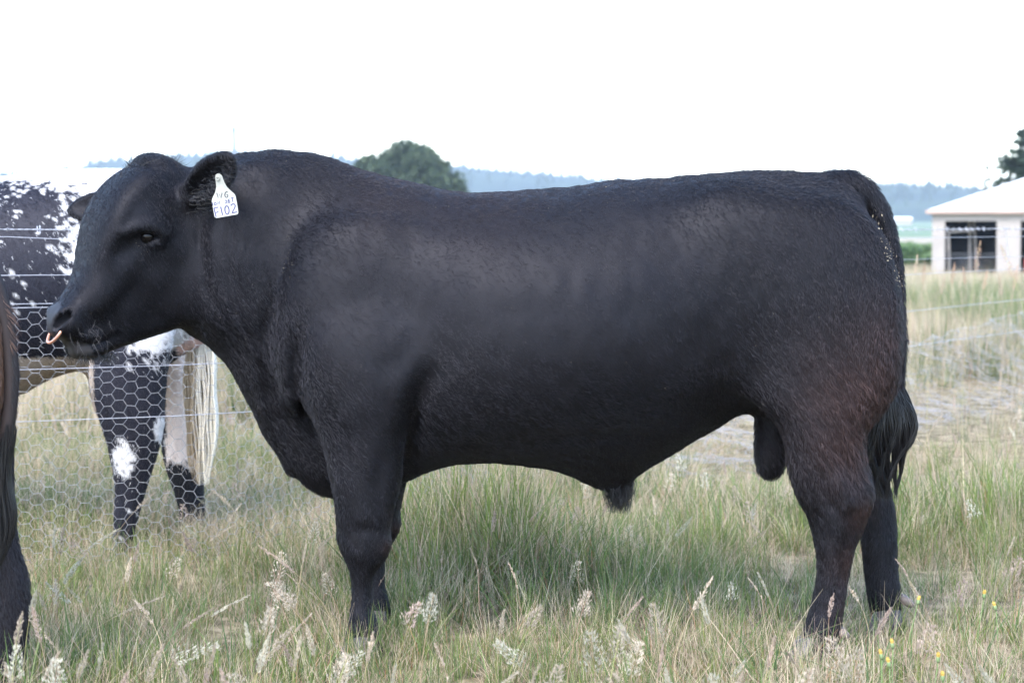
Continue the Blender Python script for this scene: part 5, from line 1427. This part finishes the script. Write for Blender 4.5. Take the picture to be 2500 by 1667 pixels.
# ---- seed-headed stalks that stand out in the foreground, one by one: pixel of the head, form, lean (radians, + right), size
ST = [(155,1302,'plume',.05,1.3),(253,1277,'spike',.8,1.2),(181,1360,'plume',.5,1.2),(134,1302,'spike',0,.9),(313,1368,'plume',.1,.9),(342,1424,'spike',1.2,1.1),(459,1306,'plume',-.3,.9),(680,1324,'spike',-.75,1.4),(747,1331,'spike',.1,.8),(481,1458,'spike',.8,1.0),
 (564,1433,'spike',.9,1.1),(698,1436,'open',-.6,.8),(80,1451,'plume',.15,1.1),(90,1498,'plume',-.1,1.3),(43,1516,'plume',.1,1.2),(130,1581,'spike',.4,1.1),(210,1585,'plume',.25,1.0),(250,1581,'spike',.1,1.1),(380,1588,'plume',.3,1.3),(452,1624,'plume',-.35,1.5),(521,1581,'spike',.15,1.2),
 (608,1530,'plume',-.05,.9),(680,1527,'plume',.55,1.5),(647,1563,'plume',.2,1.2),(727,1574,'spike',.1,1.2),(760,1541,'plume',-.1,1.1),(481,1530,'open',1.0,.9),(655,1498,'open',.1,1.0),(36,1632,'plume',-.2,1.4),(137,1635,'open',0,1.3),(300,1640,'plume',.3,1.2),(560,1645,'plume',-.2,1.3),(840,1600,'open',.2,1.1),(905,1560,'plume',.1,1.0),(1010,1480,'open',.3,1.0),(1050,1470,'open',.1,1.1),(960,1640,'spike',.1,1.1),
 (1226,1502,'plume',.05,.9),(1239,1556,'open',-.6,1.0),(1212,1641,'plume',.7,1.5),(1297,1631,'spike',.3,1.2),(1355,1641,'open',.15,1.2),(1447,1566,'open',-.05,1.5),(1460,1645,'open',.6,1.4),(1508,1542,'open',.1,1.1),(1600,1502,'open',-.05,1.4),(1552,1583,'open',.2,1.2),(1545,1461,'spike',.5,1.1),(1426,1457,'open',.2,1.0),(1522,1522,'plume',-.3,1.0),
 (1719,1471,'plume',-.15,1.0),(1879,1563,'spike',.1,1.1),(1610,1583,'spike',.05,1.1),(1862,1410,'spike',-.3,1.0),(1630,1641,'plume',-.1,1.1),(1726,1655,'open',.3,1.2),(1304,1488,'open',.4,.9),(2157,1505,'plume',.35,1.1),(2080,1604,'open',.1,1.5),(2040,1580,'open',-.2,1.3),(2332,1620,'plume',-.45,1.4),(2412,1622,'plume',-.4,1.3),(2362,1628,'plume',-.15,1.1),(2460,1311,'spike',.2,.9),(1960,1640,'open',.2,1.2),(1800,1645,'plume',.2,1.0)]
for (px_, py_, form, lean, size) in ST:
    h = gr.uniform(.30, .40) if py_ > 1400 else gr.uniform(.36, .44); hl = {'plume': .070, 'spike': .070, 'open': .074}[form] * size
    d_ = F_PX * (CAM_H - h) / (py_ - 560.0); tipw = P(px_, py_, d_ - CAM_D); bend = abs(math.tan(min(abs(lean), 1.0))) * .55 + .05
    (sv, sf, sc_), (hv_, hf_, hc_) = stalk(tipw.z + hl * .4, bend, form, hl, 1.0)
    sg = 1 if lean >= 0 else -1; hx = hv_[:, 0].mean()
    x0 = tipw.x - sg * hx
    t = empty('grass_stalk', (x0, d_ - CAM_D, float(gz(x0, d_ - CAM_D)) - .005)); t.scale = (sg, 1, 1); t.rotation_euler = (gr.normal(0, .04), 0, 0)
    lw = 'upright' if abs(lean) < .18 else ('right-leaning' if lean > 0 else 'left-leaning'); key = (form, lw); same = sorted(q[0] for q in ST if (q[2], 'upright' if abs(q[3]) < .18 else ('right-leaning' if q[3] > 0 else 'left-leaning')) == key)
    tag(t, '%s %s in the foreground, %s of its kind from left' % (lw, {'plume': 'feathery grass plume', 'spike': 'narrow grass spike', 'open': 'open branching seed head'}[form], ORD[same.index(px_)]), 'grass stalk', 'seed-headed stalks in the foreground')
    link(bpy.data.objects.new('stem', tinted('stem', (sv, sf, sc_))), t); link(bpy.data.objects.new('seed_head', tinted('seed_head', (hv_, hf_, hc_))), t)
# ---- tall russet heads of the rank grass, seen against the shed
TALL = [(2236,640,13.5,.1,1.0),(2254,662,12.5,.05,1.1),(2326,662,12.2,.1,1.0),(2352,668,13.2,-.1,.9),(2386,618,12.0,.15,1.5),(2404,676,13,.2,1.0),(2458,620,11.6,-.5,1.6),(2478,668,12.6,.2,1.2),(2440,690,12.4,-.1,1.1),(2300,690,12.8,.2,.9)]
for (px_, py_, d_, lean, size) in TALL:
    hl = .12 * size; tipw = P(px_, py_, d_ - CAM_D)
    (sv, sf, sc_), (hv_, hf_, hc_) = stalk(tipw.z + hl * .5, abs(lean) * .35 + .02, 'plume', hl, 1.0, [(.50, .32, .22), (.55, .40, .30)])
    sg = 1 if lean >= 0 else -1; x0 = tipw.x - sg * hv_[:, 0].mean()
    t = empty('grass_stalk', (x0, d_ - CAM_D, 0)); t.scale = (sg, 1, 1); tag(t, 'tall russet grass seed head in front of the shed, %s from the left' % ORD[sorted(q[0] for q in TALL).index(px_)], 'grass stalk', 'tall seed heads in front of the shed')
    link(bpy.data.objects.new('stem', tinted('stem', (sv, sf, sc_))), t); link(bpy.data.objects.new('seed_head', tinted('seed_head', (hv_, hf_, hc_))), t)
# ---- closed yellow flowers at the lower right
m_stem = noisy('flower_stem', (.10, .16, .05), (.14, .20, .07), 30, .6, .3); m_bud = noisy('flower_bud', (.13, .19, .08), (.20, .25, .12), 60, .6, .3); m_pet = noisy('yellow_petal', (.36, .24, .05), (.42, .29, .07), 60, .6, .3)
FLW = [(2240,1466,.35),(2402,1452,.15),(2432,1480,-.5),(2180,1572,-.25),(2153,1598,-.3),(2172,1618,-.35),(2290,1606,.05),(2302,1652,-.1)]
for (px_, py_, lean) in FLW:
    h = .24; d_ = F_PX * (CAM_H - h) / (py_ - 560.0); w = P(px_, py_, d_ - CAM_D); t = empty('yellow_flower', (w.x - .06 * lean, d_ - CAM_D, float(gz(w.x, d_ - CAM_D))))
    tag(t, 'closed yellow flower bud in the grass at lower right, %s from the left' % ORD[sorted(q[0] for q in FLW).index(px_)], 'flower', 'yellow flower buds at lower right')
    e = Vector(w) - Vector(t.location); e.z -= .012; dr = Vector((lean * .6, 0, 1)).normalized()
    mb = MB(); mb.tube([(0, 0, 0), (e.x * .3 - .01, .01, e.z * .45), (e.x, 0, e.z)], [.0016, .0014, .0013], 5); mb.build('stem', m_stem, t, True)
    mb = MB(); mb.tube([e, e + dr * .006, e + dr * .013, e + dr * .018], [.002, .0052, .0050, .0034], 9); mb.build('bud', m_bud, t, True)
    mb = MB()
    for k in range(8):
        a = k * .785; q = Vector((math.cos(a), math.sin(a), 0)); mb.tube([e + dr * .014 + q * .003, e + dr * .022 + q * .0036, e + dr * .028 + q * .0024], [.0014, .0018, .0005], 4)
    mb.build('petal', m_pet, t)
